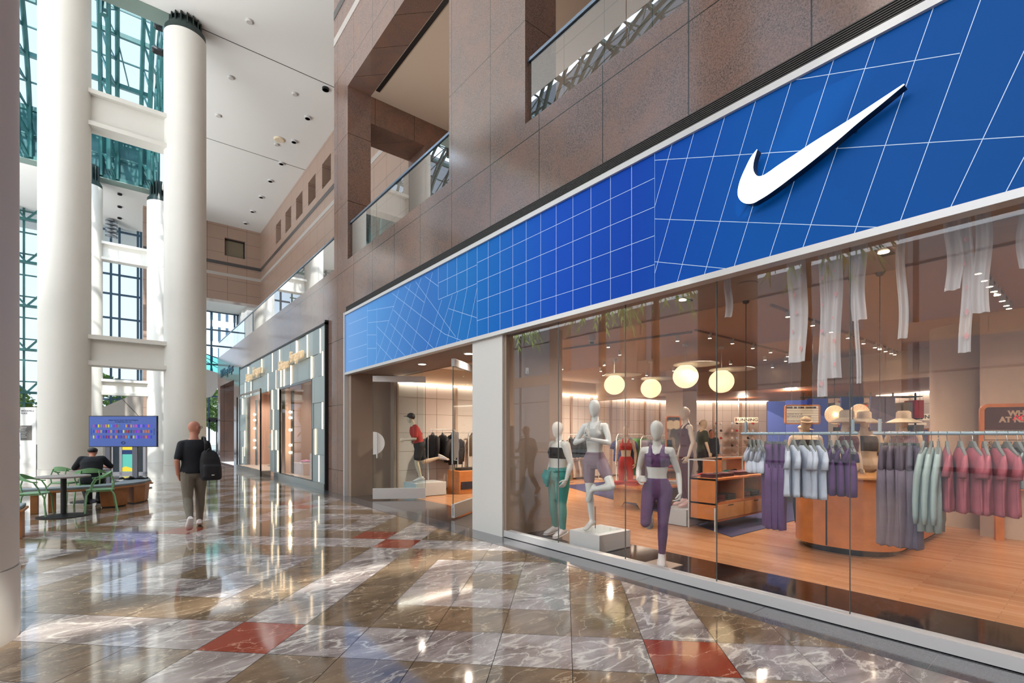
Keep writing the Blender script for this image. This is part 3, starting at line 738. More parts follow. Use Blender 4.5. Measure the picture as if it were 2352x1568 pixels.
for (y,z0,z1) in [(24.14,4.54,3.89),(23.48,3.83,3.24),(24.7,3.89,3.24),(21.5,4.57,4.03),(20.41,3.89,3.21),(19.74,4.57,3.88),(19.19,3.88,3.2),(18.7,4.56,3.88),(18.54,3.86,3.23),(18.12,3.83,3.22),(17.27,3.85,3.2),(16.61,4.57,4.1),(15.44,4.57,3.89),(15.05,3.87,3.21),(14.22,4.55,3.87),(14.02,3.88,3.2),(14.04,2.46,1.71),(14.67,1.72,.97),(14.34,.96,.21),(25.36,3.22,2.48),(24.83,1.73,.99),(25.26,.98,.25),(19.79,3.21,2.49),(19.59,2.48,1.73),(18.9,3.2,2.45),(19.81,1.72,.98),(19.21,1.71,1.0),(19.0,.98,.22),(24.85,1.06,.58)]:
    b = MB(); b.box((4.465,y-.017,z1),(4.498,y+.017,z0)); b.build('light_strip', M['strip_light'], fs)
for k, (yc, zc, sc) in enumerate([(22.5,4.02,1),(16.95,3.93,1)]):
    t = thing('script_sign', ['cream script lettering sign over the farther display window','cream script lettering sign over the nearer display window'][k], 'sign', (4.38,yc,zc), 0)
    cm = M['strip_light'] if 0 else mat('cream_lit_letter_%d'%k,(236,214,180),.4,emis=(255,220,170),es=.2)
    text('lettering', 'Salvatore', .44, cm, t, (4.36,yc+.78,zc-.03), (0,-1,0), (0,0,1), .03, shear=.5, sx=.78)
    text('lettering', 'Ferragamo', .5, cm, t, (4.36,yc-.72,zc+.1), (0,-1,0), (0,0,1), .03, shear=.5, sx=.68)
# display windows of the far shop
def fwin(n, y0, y1, z0, z1, proj):
    b = MB(); x = 4.5-proj; b.box((x,y0,z0),(x+.01,y1,z1)); o = struct(b.build('window_%d'%n, M['glass_clear']))
    b = MB()
    for y in (y0,y1): b.box((x-.02,y-.025,z0),(x+.03,y+.025,z1))
    b.box((x-.02,y0,z1-.05),(x+.03,y1,z1+.03)); b.box((x-.02,y0-.02,.0 if proj else .0),(x+.03,y1+.02,z0)); b.build('window_frame', M['black_gloss'], o)
    if proj:
        b = MB(); b.box((x,y0-.02,.0),(4.5,y0+.0,z0)); b.box((x,y0-.005,z0),(4.5,y0+.005,z1)); b.build('side_pane', M['glass_clear'], o)
fwin(4+1, 20.1, 24.7, .22, 3.25, .35); fwin(7, 15.0, 18.75, .2, 3.2, 0)
peach = mat('peach_display_wall',(226,186,164),.8)
wallmesh('wall_display_box', [((4.7,14.9,.0),(7.2,14.98,3.4)),((4.7,18.85,0),(7.2,18.95,3.4)),((4.7,24.8,0),(7.2,24.9,3.4)),((4.7,19.7,0),(7.2,19.8,3.4)),((7.0,14.9,0),(7.1,24.9,3.4)),((5.9,20.9,.2),(6.0,24.8,3.4)),((5.8,15.0,.2),(5.9,17.6,3.4))], peach)
wallmesh('floor_display_box', [((4.16,20.1,.0),(7.1,24.8,.2)),((4.5,14.9,0),(7.1,18.9,.18))], mat('peach_display_floor',(214,184,164),.4))
wallmesh('ceiling_display_box', [((4.6,14.9,3.4),(7.1,24.9,3.6))], peach)
for k, (yy, zs) in enumerate([(24.2,[2.45,2.2,1.83,1.3,.97]), (18.4,[2.35,2.15,1.72,1.18,.92])]):
    t = thing('bulb_strip', ['black vertical strip of bare bulbs in the farther display window','black vertical strip of bare bulbs in the nearer display window'][k], 'light', (4.82,yy,.2))
    b = MB(); b.box((4.8,yy-.1,.2),(4.86,yy+.1,3.1)); b.build('backing_bar', M['black'], t)
    for z in zs:
        b = MB(); b.ball((4.75,yy,z),.045,12,8); b.build('bulb', mat('bulb_glow',(255,240,210),.3,emis=(255,220,170),es=40) if 'bulb_glow' not in bpy.data.materials else bpy.data.materials['bulb_glow'], t, smooth='all')
b = MB(); b.box((5.4,16.4,.45),(5.42,17.9,1.75)); tag(b.build('window_poster', mat('yellow_poster',(226,196,110),.6)), 'plain yellow poster standing in the nearer display window', 'poster')
t = thing('potted_plant', 'leafy potted plant on the pink stand in the nearer display window', 'plant', (5.0,16.0,.95))
b = MB(); b.lathe((5.0,16.0,.95),[(.06,0),(.09,.12)],14); b.build('pot', M['pink_shoe'], t)
b = MB()
for k in range(16):
    a = k*2.4; c = V((5.0,16.0,1.07)); h = .1+.022*k; e = V((math.cos(a),math.sin(a),0)); r = .13
    p = c+V((0,0,h)); w = V((-e.y,e.x,0))*.05; b.quad(p, p+e*r*.5+w+V((0,0,.08)), p+e*r+V((0,0,.06)), p+e*r*.5-w+V((0,0,.08)))
b.tube([(5,16,1.05),(5,16,1.5)],.012,6); b.build('leaf', M['leaf'], t)
b = MB(); b.box((4.8,15.2,.18),(5.4,16.3,.95)); tag(b.build('display_stand', mat('blush_stand',(222,190,180),.5), bevel=.01), 'blush box stand under the potted plant in the far shop', 'stand')

b = MB(); b.box((4.85,17.2,.18),(5.4,18.3,.58)); tag(b.build('display_stand', mat('blush_stand_low',(222,190,180),.5), bevel=.01), 'low blush box stand with pink shoes in the nearer far-shop window', 'stand')
# doorway lettering and dark entrance piers at the far end
t = thing('wall_lettering', 'blue lettering on the stone over the far doorway', 'sign', (4.52,30,4.6))
text('lettering', '200 Vesey Shops', .62, mat('steel_blue_letter',(60,96,120),.3,metal=.4), t, (4.53,30.0,4.95), (0,-1,0), (0,0,1), .012, sx=.9)
wallmesh('wall_doorway', [((5.0,27.7,0),(5.6,27.9,4.3)),((5.6,27.9,0),(5.7,29.5,4.3)),((6.4,27.7,0),(6.5,33,4.3))], M['granite_dark'])

# ------------------------------------------------------------------ outside
b = MB(); b.box((-60,42.4,-.3),(80,140,-.02)); struct(b.build('ground_plaza', M['paving']))
t = thing('office_building', 'pale stone office building with rows of narrow windows beyond the far gallery window', 'building', (24,85,0))
b = MB(); b.box((9,84,0),(60,100,46)); b.build('wall', M['building'], t)
for r in range(13):
    b = MB()
    for k in range(50): b.box((9.6+k*1.0,83.93,3+r*3.1),(9.95+k*1.0,84,5.1+r*3.1))
    b.build('window', M['building_glass'], t)
b = MB(); b.box((8.6,83.6,45.6),(60.4,100.4,46.6)); b.build('cornice', M['building'], t)
random.seed(11)
def tree(x, y, h, r, label, kind=0):
    t = thing('leafy_tree', label, 'tree', (x,y,0), 0, 'trees beyond the glass wall')
    b = MB(); b.tube([(x,y,0),(x+.1,y,h*.4),(x,y,h*.75)],[.2,.15,.08],8); b.build('trunk', M['palm_bark'], t)
    b = MB()
    for k in range(2600):
        a = random.random()*2*PI; u = random.uniform(-1,1); rr = r*(.55+.45*random.random())
        c = V((x+rr*math.cos(a)*math.sqrt(1-u*u), y+rr*math.sin(a)*math.sqrt(1-u*u), h*.68+u*h*.34))
        e = V((random.uniform(-1,1),random.uniform(-1,1),random.uniform(-1,1))).normalized()*.15; f = e.cross(V((random.random(),random.random(),1))).normalized()*.11
        b.quad(c-e,c-f,c+e,c+f)
    b.build('foliage', M['leaf'], t)
tree(-6.5,50,5.2,1.9,'leafy tree outside, seen in the gap left of the near columns')
tree(-1.3,50,6.2,2.3,'leafy tree outside, seen through the window behind the screen')
tree(3.1,55,6.0,1.9,'leafy tree outside, beyond the far right column')
tree(7.3,52,5.5,1.6,'leafy tree outside, seen through the lower window at the far end of the shops')

# ------------------------------------------------------------------ figures
# local frame: the figure faces +Y, its right hand is +X
STAND = dict(P=(0,0,.93), W=(0,.01,1.08), C=(0,0,1.27), N=(0,-.01,1.45), Hd=(0,.03,1.63),
    hipR=(.09,0,.92), kneeR=(.1,.02,.5), ankR=(.1,-.02,.09), toeR=(.12,.16,.03),
    hipL=(-.09,0,.92), kneeL=(-.1,.02,.5), ankL=(-.1,-.02,.09), toeL=(-.12,.16,.03),
    shR=(.18,0,1.40), elR=(.23,-.02,1.12), wrR=(.22,.06,.88), haR=(.21,.1,.80),
    shL=(-.18,0,1.40), elL=(-.23,-.02,1.12), wrL=(-.22,.06,.88), haL=(-.21,.1,.80))

def pose(**k): d = {a: V(b) for a, b in STAND.items()}; d.update({a: V(b) for a, b in k.items()}); return d

FEM = dict(tor=[(-.12,.09,.075),(-.06,.148,.1),(.0,.158,.105),(.35,.142,.097),(.75,.112,.08),(1.0,.11,.08),(1.5,.125,.092),(2.0,.138,.108),(2.35,.138,.1),(2.7,.128,.078),(2.88,.085,.058),(3.0,.058,.052)],
    leg=(.08,.074,.05,.051,.046,.032), arm=(.042,.043,.034,.033,.024), neck=.047, head=(.074,.092,.118), hand=1.0)
BIG = dict(tor=[(-.12,.13,.09),(-.06,.205,.14),(.0,.215,.15),(.35,.195,.14),(.75,.165,.125),(1.0,.165,.125),(1.5,.175,.135),(2.0,.185,.155),(2.35,.185,.14),(2.7,.175,.105),(2.88,.12,.07),(3.0,.065,.058)],
    leg=(.112,.102,.066,.068,.06,.038), arm=(.06,.056,.044,.042,.028), neck=.052, head=(.074,.092,.118), hand=1.0)
MAL = dict(tor=[(-.12,.10,.08),(-.06,.165,.115),(.0,.17,.12),(.35,.165,.115),(.75,.155,.11),(1.0,.155,.11),(1.5,.17,.118),(2.0,.172,.125),(2.35,.172,.115),(2.7,.155,.09),(2.88,.105,.068),(3.0,.062,.06)],
    leg=(.092,.084,.058,.058,.052,.036), arm=(.05,.048,.040,.038,.028), neck=.06, head=(.076,.096,.118), hand=1.1)

def spine(J, t):
    if t < 0: return J['P']+(J['P']-J['W']).normalized()*(-t)*1.0
    ks = ['P','W','C','N']; i = min(int(t), 2); return J[ks[i]].lerp(J[ks[i+1]], t-i)

def torso(b, B, J, t0=-.12, t1=3.0, g=0, n=20):
    ks = [s for s in B['tor'] if t0 < s[0] < t1]
    def at(t):
        T = B['tor']
        for a, c in zip(T, T[1:]):
            if a[0] <= t <= c[0]:
                f = (t-a[0])/(c[0]-a[0]); return (t, a[1]+(c[1]-a[1])*f, a[2]+(c[2]-a[2])*f)
        return T[-1] if t > T[-1][0] else T[0]
    st = [at(t0)]+ks+[at(t1)]; R = []
    for t, a, d in st:
        c = spine(J, t); dn = (spine(J, min(3,t+.1))-spine(J, max(-.12,t-.1))).normalized()
        k = max(0, min(1, t/3)); s = (J['hipR']-J['hipL']).normalized().lerp((J['shR']-J['shL']).normalized(), k); s = (s-dn*s.dot(dn)).normalized(); f = dn.cross(s)
        R.append([c+s*(a+g)*math.cos(2*PI*j/n)+f*(d+g)*math.sin(2*PI*j/n)*(1 if math.sin(2*PI*j/n) > 0 else .95) for j in range(n)])
    b.rings(R)

def seg(b, pts, rs, n=12):
    P = []; R = []
    for i in range(len(pts)-1):
        for k in range(4): P.append(pts[i].lerp(pts[i+1], k/4)); R.append(rs[i]+(rs[i+1]-rs[i])*k/4)
    P.append(pts[-1]); R.append(rs[-1]); b.tube(P, R, n)
    for p, r in zip(pts, rs): b.ball(p, r*.995, 12, 8)

def leg(b, B, J, s, g=0, to=1.0):
    L_ = B['leg']; h, k, a = J['hip'+s], J['knee'+s], J['ank'+s]
    mid = h.lerp(k,.4); calf = k.lerp(a,.32); bk = (k-h).normalized().cross(V((1,0,0))); 
    pts = [h, mid, k, calf, k.lerp(a,.7), a]; rs = [L_[0], L_[1], L_[2], L_[3], L_[4]*.82, L_[5]]
    if to < 1:
        tot = to*5; i = int(tot); pts = pts[:i+1]+[pts[i].lerp(pts[i+1], tot-i)]; rs = rs[:i+1]+[rs[i]+(rs[i+1]-rs[i])*(tot-i)]
    seg(b, pts, [r+g for r in rs])

def arm(b, B, J, s, g=0, to=1.0):
    A = B['arm']; sh, e, w = J['sh'+s], J['el'+s], J['wr'+s]
    pts = [J['C'].lerp(J['N'],.72).lerp(sh,.55), sh, sh.lerp(e,.5), e, e.lerp(w,.35), w]; rs = [A[0]*1.05, A[0]*1.12, A[1], A[2], A[3]*1.05, A[4]]
    if to < 1:
        tot = to*5; i = int(tot); pts = pts[:i+1]+[pts[i].lerp(pts[i+1], tot-i)]; rs = rs[:i+1]+[rs[i]+(rs[i+1]-rs[i])*(tot-i)]
    seg(b, pts, [r+g for r in rs])

def hand(b, B, J, s, curl=.35):
    k = B['hand']; w, h = J['wr'+s], J['ha'+s]; d = (h-w).normalized()
    inn = V((-1 if s == 'R' else 1,0,0)) if 'pn'+s not in J else J['pn'+s]      # palm normal
    inn = (inn-d*inn.dot(d)).normalized(); side = d.cross(inn)
    if side.dot(V((0,1,0))) < 0: side = -side
    L_ = .092*k
    R = []
    for t, a, c in ((0,.026,.02),(.3,.034,.017),(.75,.042,.015),(1,.04,.012)):
        p = w+d*L_*t; R.append([p+side*a*k*math.cos(2*PI*j/12)+inn*c*k*math.sin(2*PI*j/12) for j in range(12)])
    b.rings(R)
    for i, (o, l) in enumerate(((.031,.068),(.011,.076),(-.01,.071),(-.03,.055))):
        p = w+d*L_*.85+side*o*k; cu = curl*(1+.15*i); pts = [p]; dd = d.copy()
        for q in (.45,.32,.28):
            dd = (dd*math.cos(cu)+inn*math.sin(cu)).normalized(); pts.append(pts[-1]+dd*l*k*q)
        b.tube(pts, [.0095*k,.009*k,.008*k,.0065*k], 8)
    p = w+d*.02*k+side*.022*k; td = (d*.7+side*.75+inn*.35).normalized(); q = p+td*.042*k
    b.tube([p, q, q+(d*.9+side*.3+inn*.35).normalized()*.032*k, q+(d*.9+side*.15+inn*.5).normalized()*.052*k], [.015*k,.012*k,.0105*k,.008*k], 8)

def foot(b, B, J, s, sc=1.0, bare=True):
    a, t = J['ank'+s], J['toe'+s]; d = (t-a); fl = d.copy(); 
    heel = a+V((0,0,0)); f = V((d.x,d.y,0)); 
    up = V((0,0,1))
    if f.length < .05: f = V((0,1,0))
    ax = d.normalized(); sd = V((1,0,0)) if abs(ax.x) < .9 else V((0,1,0)); sd = (sd-ax*sd.dot(ax)).normalized(); u = sd.cross(ax)
    if u.dot(J['knee'+s]-a) < 0: u = -u
    R = []
    for k, w, h, o in ((-.38,.022,.03,-.02),(-.2,.032,.04,-.012),(.15,.034,.045,.0),(.5,.04,.034,-.004),(.8,.044,.024,-.004),(1.05,.036,.016,.0),(1.14,.02,.01,.0)):
        p = a+d*k+u*o; R.append([p+sd*w*sc*math.cos(2*PI*j/12)+u*h*sc*math.sin(2*PI*j/12) for j in range(12)])
    b.rings(R)

def head(b, B, J, egg=True, yaw=0, face=True):
    rx, ry, rz = B['head']; c = J['Hd']; up = (c-J['N']).normalized(); up = (up+V((0,0,1.5))).normalized()
    f = Matrix.Rotation(yaw, 3, 'Z')@V((0,1,0)); f = (f-up*f.dot(up)).normalized(); s = f.cross(up)
    R = []
    for z, kx, ky, oy in ((-1.0,.2,.25,.25),(-.95,.42,.5,.2),(-.75,.66,.72,.12),(-.45,.84,.86,.05),(-.1,.97,.97,0),(.2,1,1.0,-.02),(.5,.93,.93,-.03),(.75,.74,.74,-.03),(.92,.45,.45,-.02),(1.0,.12,.12,0)):
        p = c+up*z*rz+f*oy*ry; R.append([p+s*rx*kx*math.cos(2*PI*j/20)+f*ry*ky*math.sin(2*PI*j/20) for j in range(20)])
    b.rings(R)
    b.tube([J['N']-V((0,0,.05)), J['N'].lerp(c,.35), c-up*.06-f*.01], [B['neck']*1.25, B['neck'], B['neck']*.98], 14)
    if not egg:
        b.tube([c+f*ry*.9+up*.02, c+f*ry*1.12-up*.025, c+f*ry*.98-up*.035],[.008,.014,.008],8)
        for k in (-1,1):
            e = c+s*k*rx*1.0-up*.005; b.ball(e, (.012,.022,.03), 10, 8)
            b.ball(c+f*ry*.9+s*k*.03+up*.012, .012, 8, 6)
        b.tube([c+f*ry*.86-up*.062-s*.022, c+f*ry*.93-up*.06, c+f*ry*.86-up*.062+s*.022],.008,8)
        b.ball(c-up*.09+f*.05,(.03,.03,.025),10,8)
    return c, s, f, up

def body_mesh(t, B, J, m, egg=True, yaw=0, feet='LR', hands='LR', curl=.35, legs=True):
    if B is FEM:
        for s in 'LR': J['sh'+s] = V((J['sh'+s].x*.86, J['sh'+s].y, J['sh'+s].z-.012)); J['el'+s] = V((J['el'+s].x*.93, J['el'+s].y, J['el'+s].z))
    if B is BIG:
        for s in 'LR': J['sh'+s] = V((J['sh'+s].x*.93, J['sh'+s].y, J['sh'+s].z-.01))
    b = MB(); torso(b, B, J); head(b, B, J, egg, yaw)
    for s in 'LR':
        if legs: leg(b, B, J, s)
        arm(b, B, J, s)
    if legs:
        for s in feet: foot(b, B, J, s)
    o = b.build('body', m, t, world=False, voxel=.0105, sm=3)
    hb = MB()
    for s in hands: hand(hb, B, J, s, curl)
    h = hb.build('hand_tmp', m, None, voxel=.0045, sm=1)
    bm = bmesh.new(); bm.from_mesh(o.data); bm.from_mesh(h.data); bm.to_mesh(o.data); bm.free(); bpy.data.objects.remove(h)
    o.data.polygons.foreach_set('use_smooth', [True]*len(o.data.polygons))
    return o

def cloth(t, name, m, fn, vox=.011, sm=4):
    b = MB(); fn(b); return b.build(name, m, t, world=False, voxel=vox, sm=sm)

def leggings(t, B, J, m, to=.97, top=.75, name='leggings', g=.008):
    def f(b):
        torso(b, B, J, -.12, top, g)
        for s in 'LR': leg(b, B, J, s, g, to)
    return cloth(t, name, m, f)

def cropbra(t, B, J, m, name='sports_bra', lo=1.55, hi=2.45, straps=True):
    def f(b):
        torso(b, B, J, lo, hi, .009)
        for k in (-.045,.045): b.ball(spine(J,2.05)+V((k*1.3,B['tor'][7][2]*.72,0)), (.062,.05,.058), 14, 10)
        if straps:
            for s in 'LR':
                c = J['N']; q = J['sh'+s]; mid = c.lerp(q,.48)
                top = mid+V((0,0,.03)); fr = spine(J,2.35)+(q-c)*.38+V((0,.085,0)); bk = spine(J,2.3)+(q-c)*.3+V((0,-.09,0))
                b.tube([fr, fr.lerp(top,.6)+V((0,.022,0)), top, bk.lerp(top,.6)+V((0,-.022,0)), bk], [.034,.026,.02,.026,.034], 8, flat=1)
    return cloth(t, name, m, f, .009, 2)

def shoes(t, J, sides='LR', m=None, sole=None, sc=1.15):
    for s in sides:
        b = MB(); foot(b, None, J, s, 1.28); b.tube([J['ank'+s]+V((0,0,-.02)), J['ank'+s].lerp(J['knee'+s],.1)],[.047,.043],14)
        o = b.build('shoe', m or M['shoe_white'], t, world=False, voxel=.008, sm=2)
        a, tt = J['ank'+s], J['toe'+s]; d = tt-a; ax = d.normalized(); sd = V((1,0,0)); sd = (sd-ax*sd.dot(ax)).normalized(); u = sd.cross(ax)
        if u.dot(J['knee'+s]-a) < 0: u = -u
        R = []
        for k, w, h, o2 in ((-.45,.03,.012,-.048),(-.3,.042,.014,-.05),(.2,.042,.014,-.046),(.7,.054,.013,-.034),(1.1,.045,.012,-.022),(1.24,.025,.010,-.012)):
            p = a+d*k+u*o2; R.append([p+sd*w*math.cos(2*PI*j/12)+u*h*math.sin(2*PI*j/12) for j in range(12)])
        b = MB(); b.rings(R); b.build('sole', sole or M['shoe_white'], o, world=False, smooth=True)

def plinth(name, label, x0, y0, x1, y1, z1, m=None, plate=False):
    t = thing(name, label, 'plinth', ((x0+x1)/2,(y0+y1)/2,0))
    b = MB(); b.box((x0,y0,.012),(x1,y1,z1)); b.box((x0+.03,y0+.03,.003),(x1-.03,y1-.03,.014)); b.build('block', m or M['plinth'], t, bevel=.004)
    return t

MW, MC = M['mannequin'], M['mannequin_warm']
# teal leggings mannequin
J = pose(kneeR=(.11,.03,.5), toeR=(.15,.15,.04), toeL=(-.13,.16,.04), haR=(.24,.1,.79), ankR=(.13,-.02,.1), ankL=(-.1,0,.1), elR=(.27,-.03,1.12), wrR=(.27,.05,.88), elL=(-.27,-.03,1.12), wrL=(-.27,.05,.88), haL=(-.26,.1,.8), shR=(.2,0,1.4), shL=(-.2,0,1.4))
t = thing('mannequin', 'white mannequin in black sports bra and teal leggings by the left end of the window', 'mannequin', (5.24,5.36,.003), math.radians(78))
body_mesh(t, BIG, J, MW, feet=''); leggings(t, BIG, J, M['teal_cloth'], .93); cropbra(t, BIG, J, M['black_cloth']); shoes(t, J)
cloth(t, 'tied_jacket', M['teal_cloth'], lambda b: (torso(b, BIG, J, .45, .85, .022), b.tube([(.1,.15,1.0),(.12,.19,.92),(.11,.18,.8)],[.05,.045,.03],10), b.tube([(.04,.16,1.0),(.03,.2,.88),(.05,.19,.76)],[.04,.04,.025],10)), .01, 2)
# yoga mannequin on a plinth
plinth('display_plinth', 'low white square plinth with a glass plate under the one-legged yoga mannequin', 4.86, 4.23, 5.5, 4.77, .24)
b = MB(); b.box((4.93,4.3,.245),(5.38,4.68,.256)); tag(b.build('glass_plate', M['glass_clear']), 'clear glass base plate lying on the low white plinth', 'glass plate')
J = pose(P=(0,0,.95), W=(0,.01,1.10), C=(0,.0,1.29), N=(0,-.01,1.47), Hd=(0,.02,1.66), hipR=(.09,0,.93), hipL=(-.09,0,.93), kneeR=(.07,.02,.5), ankR=(.05,-.01,.09), toeR=(.07,.16,.02),
    kneeL=(-.33,.22,.62), ankL=(-.02,.13,.56), toeL=(.06,.1,.40), shR=(.18,0,1.42), shL=(-.18,0,1.42), elR=(.27,.1,1.18), elL=(-.27,.1,1.18), wrR=(.03,.24,1.24), wrL=(-.03,.24,1.24), haR=(.014,.27,1.33), haL=(-.014,.27,1.33), pnR=(-1,0,0), pnL=(1,0,0))
t = thing('mannequin', 'white mannequin in a one-legged yoga pose with joined hands and mauve shorts', 'mannequin', (5.10,4.52,.256), math.radians(108))
body_mesh(t, FEM, J, MW, curl=.02); leggings(t, FEM, J, M['mauve'], .27, .75, 'bike_shorts'); cropbra(t, FEM, J, M['grey_bra'])
b = MB(); b.cyl((.02,-.06),.008,0,.3,8); b.build('support_rod', M['steel'], t, world=False)
# purple runner
J = pose(P=(0,0,.92), hipR=(.09,0,.9), hipL=(-.09,0,.9), kneeL=(-.07,.05,.5), ankL=(-.05,-.03,.1), toeL=(-.06,.14,.035), kneeR=(.12,.14,.52), ankR=(.13,-.26,.52), toeR=(.14,-.36,.38),
    N=(0,.02,1.42), C=(0,.02,1.25), Hd=(0,.06,1.6), shR=(.18,.02,1.37), shL=(-.18,.02,1.37), elR=(.25,-.12,1.13), wrR=(.2,.14,1.02), haR=(.16,.22,1.04), elL=(-.25,-.08,1.1), wrL=(-.26,.02,.87), haL=(-.25,.06,.78))
t = thing('mannequin', 'white mannequin in purple bra and leggings running on one foot close to the glass', 'mannequin', (4.98,3.44,.003), math.radians(118))
body_mesh(t, FEM, J, MW, feet='', curl=.8); leggings(t, FEM, J, M['purple'], .9); cropbra(t, FEM, J, M['purple']); shoes(t, J, 'L'); shoes(t, J, 'R')
b = MB(); b.prism([((y-1.57)*.048-.015, (z-3.83)*.048*1.25+1.33) for y,z in SW], .148, .16, 'Y'); b.build('chest_tick', M['shoe_white'], t, world=False)
b = MB(); b.box((4.78,3.25,.003),(5.22,3.6,.01)); tag(b.build('base_plate', mat('beige_base_plate',(170,150,134),.3)), 'flat beige base plate under the running purple mannequin', 'base plate')
# maroon mannequin on plinth
plinth('display_plinth', 'low white plinth under the maroon dressed mannequin beside the orange drawer unit', 7.42, 4.56, 8.2, 5.0, .29)
J = pose(shR=(.17,-.01,1.41))
t = thing('mannequin', 'cream mannequin seen from the side in a maroon tank top and maroon leggings', 'mannequin', (7.78,4.78,.293), math.radians(55))
body_mesh(t, FEM, J, MC, feet=''); leggings(t, FEM, J, M['maroon'], .97, .8); cropbra(t, FEM, J, M['maroon'], 'tank_top', .7, 2.5); shoes(t, J, 'LR', M['pink_shoe'], M['pink_shoe'])
# dark green dressed mannequin behind
t = thing('mannequin', 'cream mannequin in a dark green shirt and black trousers behind the maroon one', 'mannequin', (12.0,6.9,.2), math.radians(-120))
body_mesh(t, MAL, J, MC, feet=''); leggings(t, MAL, J, M['black_cloth'], .98, .9, 'trousers', .02)
cloth(t, 'shirt', M['dark_green'], lambda b: (torso(b, MAL, J, -.05, 2.9, .022), [arm(b, MAL, J, s, .014, .5) for s in 'LR']), .014)
plinth('display_plinth', 'low beige plinth under the dark green dressed mannequin', 11.6, 6.5, 12.4, 7.3, .2)
# red mannequin behind the low table
t = thing('mannequin', 'cream mannequin in a red bra top and red trousers behind the low table', 'mannequin', (9.3,7.28,.002), math.radians(120))
J = pose(); body_mesh(t, FEM, J, MC, feet=''); leggings(t, FEM, J, M['red_cloth'], .98, .75, 'trousers', .016); cropbra(t, FEM, J, M['red_cloth'], 'crop_top')
# red shirt runner at entrance
plinth('display_plinth', 'white plinth under the running figure in the red shirt at the entrance', 5.75, 10.9, 6.6, 11.6, .34)
J = pose(P=(0,0,.93), C=(0,.1,1.27), W=(0,.04,1.1), N=(0,.15,1.45), Hd=(0,.22,1.63), hipR=(.09,0,.92), hipL=(-.09,0,.92), kneeL=(-.09,.08,.5), ankL=(-.09,-.03,.1), toeL=(-.1,.15,.035),
    kneeR=(.1,-.12,.5), ankR=(.1,-.56,.62), toeR=(.1,-.74,.55), shR=(.19,.12,1.4), shL=(-.19,.12,1.4), elR=(.25,-.1,1.17), wrR=(.2,.1,1.02), haR=(.16,.17,1.04), elL=(-.24,.13,1.1), wrL=(-.18,.38,1.08), haL=(-.16,.47,1.09))
t = thing('mannequin', 'running mannequin in black cap, red shirt and black shorts at the shop entrance', 'mannequin', (6.0,11.22,.345), math.radians(68))
body_mesh(t, MAL, J, MC, feet='', curl=.6)
cloth(t, 't_shirt', M['red_cloth'], lambda b: (torso(b, MAL, J, .1, 2.9, .022), [arm(b, MAL, J, s, .014, .52) for s in 'LR']), .013)
leggings(t, MAL, J, M['black_cloth'], .3, .5, 'shorts', .028); shoes(t, J)
cap = MB(); c = J['Hd']; cap.ball(c+V((0,-.01,.035)), (.086,.104,.1), 20, 12)
cap.rings([[c+V((.07*math.cos(a),.06+k*.5*.02+.11*max(0,math.sin(a))*1.0+.0,.035+z)) for a in [PI*j/10 for j in range(11)]+[0]] for k, z in ((0,0),(0,.012))])
cap.build('cap', M['black'], t, world=False, voxel=.006, sm=1)
# busts behind the left rail
def bust(x, y, z, rz, label, m, kind='visor', sc=1.0, full=False):
    t = thing('mannequin', label, 'mannequin', (x,y,z), rz); t.scale = (sc,)*3
    J = pose(); body_mesh(t, BIG, J, MC, legs=full, feet='LR')
    cropbra(t, BIG, J, m, 'crop_top', 1.3, 2.6)
    if full: leggings(t, BIG, J, M['black_cloth'], .98, .75)
    c = J['Hd']; b = MB()
    if kind == 'visor':
        b.ball(c+V((0,-.01,.05)), (.084,.102,.055), 20, 10)
        b.rings([[c+V((.085*math.cos(a), .05+.11*math.sin(a), .03+zz-.03*math.sin(a))) for a in [PI*j/10 for j in range(11)]] for zz in (0,.012)])
        b.build('visor', mat('beige_visor',(196,170,144),.7) if 'beige_visor' not in bpy.data.materials else bpy.data.materials['beige_visor'], t, world=False, voxel=.006, sm=1)
    else:
        b.lathe(c+V((0,0,.02)), [(.10,.0),(.095,.10),(.07,.125),(.0,.128)], 24)
        b.lathe(c+V((0,0,.02)), [(.095,.012),(.22,-.05),(.235,-.058),(.22,-.068),(.095,-.004)], 28)
        b.build('bucket_hat', mat('pale_straw_hat',(206,188,164),.8) if 'pale_straw_hat' not in bpy.data.materials else bpy.data.materials['pale_straw_hat'], t, world=False, smooth=True)
    return t
bust(8.82,3.25,.004,math.radians(120),'large cream mannequin in beige visor and black halter top behind the left rail',M['black_cloth'],sc=1.06,full=True)
bust(7.95,2.42,.262,math.radians(150),'mannequin in pale sun hat and maroon top behind the left rail’s right end',M['maroon'],'hat',.92)
bust(8.5,2.35,.262,math.radians(110),'mannequin in a pale sun hat facing the glass, between the two hanging rails',M['black_cloth'],'hat',.92)
bust(8.9,1.98,.262,math.radians(110),'mannequin in a wide straw hat behind the left end of the right hanging rail',M['mauve'],'hat',.92)
t = bust(9.9,3.7,.0,math.radians(180),'mannequin in a dark top seen edge-on below the letter board',M['black_cloth'],'visor',full=True)

J = pose(); t = thing('mannequin', 'mannequin in a white suit inside the farther window of the grey panelled shop', 'mannequin', (5.15,22.6,.203), math.radians(90))
body_mesh(t, FEM, J, MC); leggings(t, FEM, J, M['shoe_white'], .97, .8, 'trousers', .025)
cloth(t, 'jacket', M['shoe_white'], lambda b: (torso(b, FEM, J, .1, 2.9, .022), [arm(b, FEM, J, s, .018, .95) for s in 'LR']), .012)
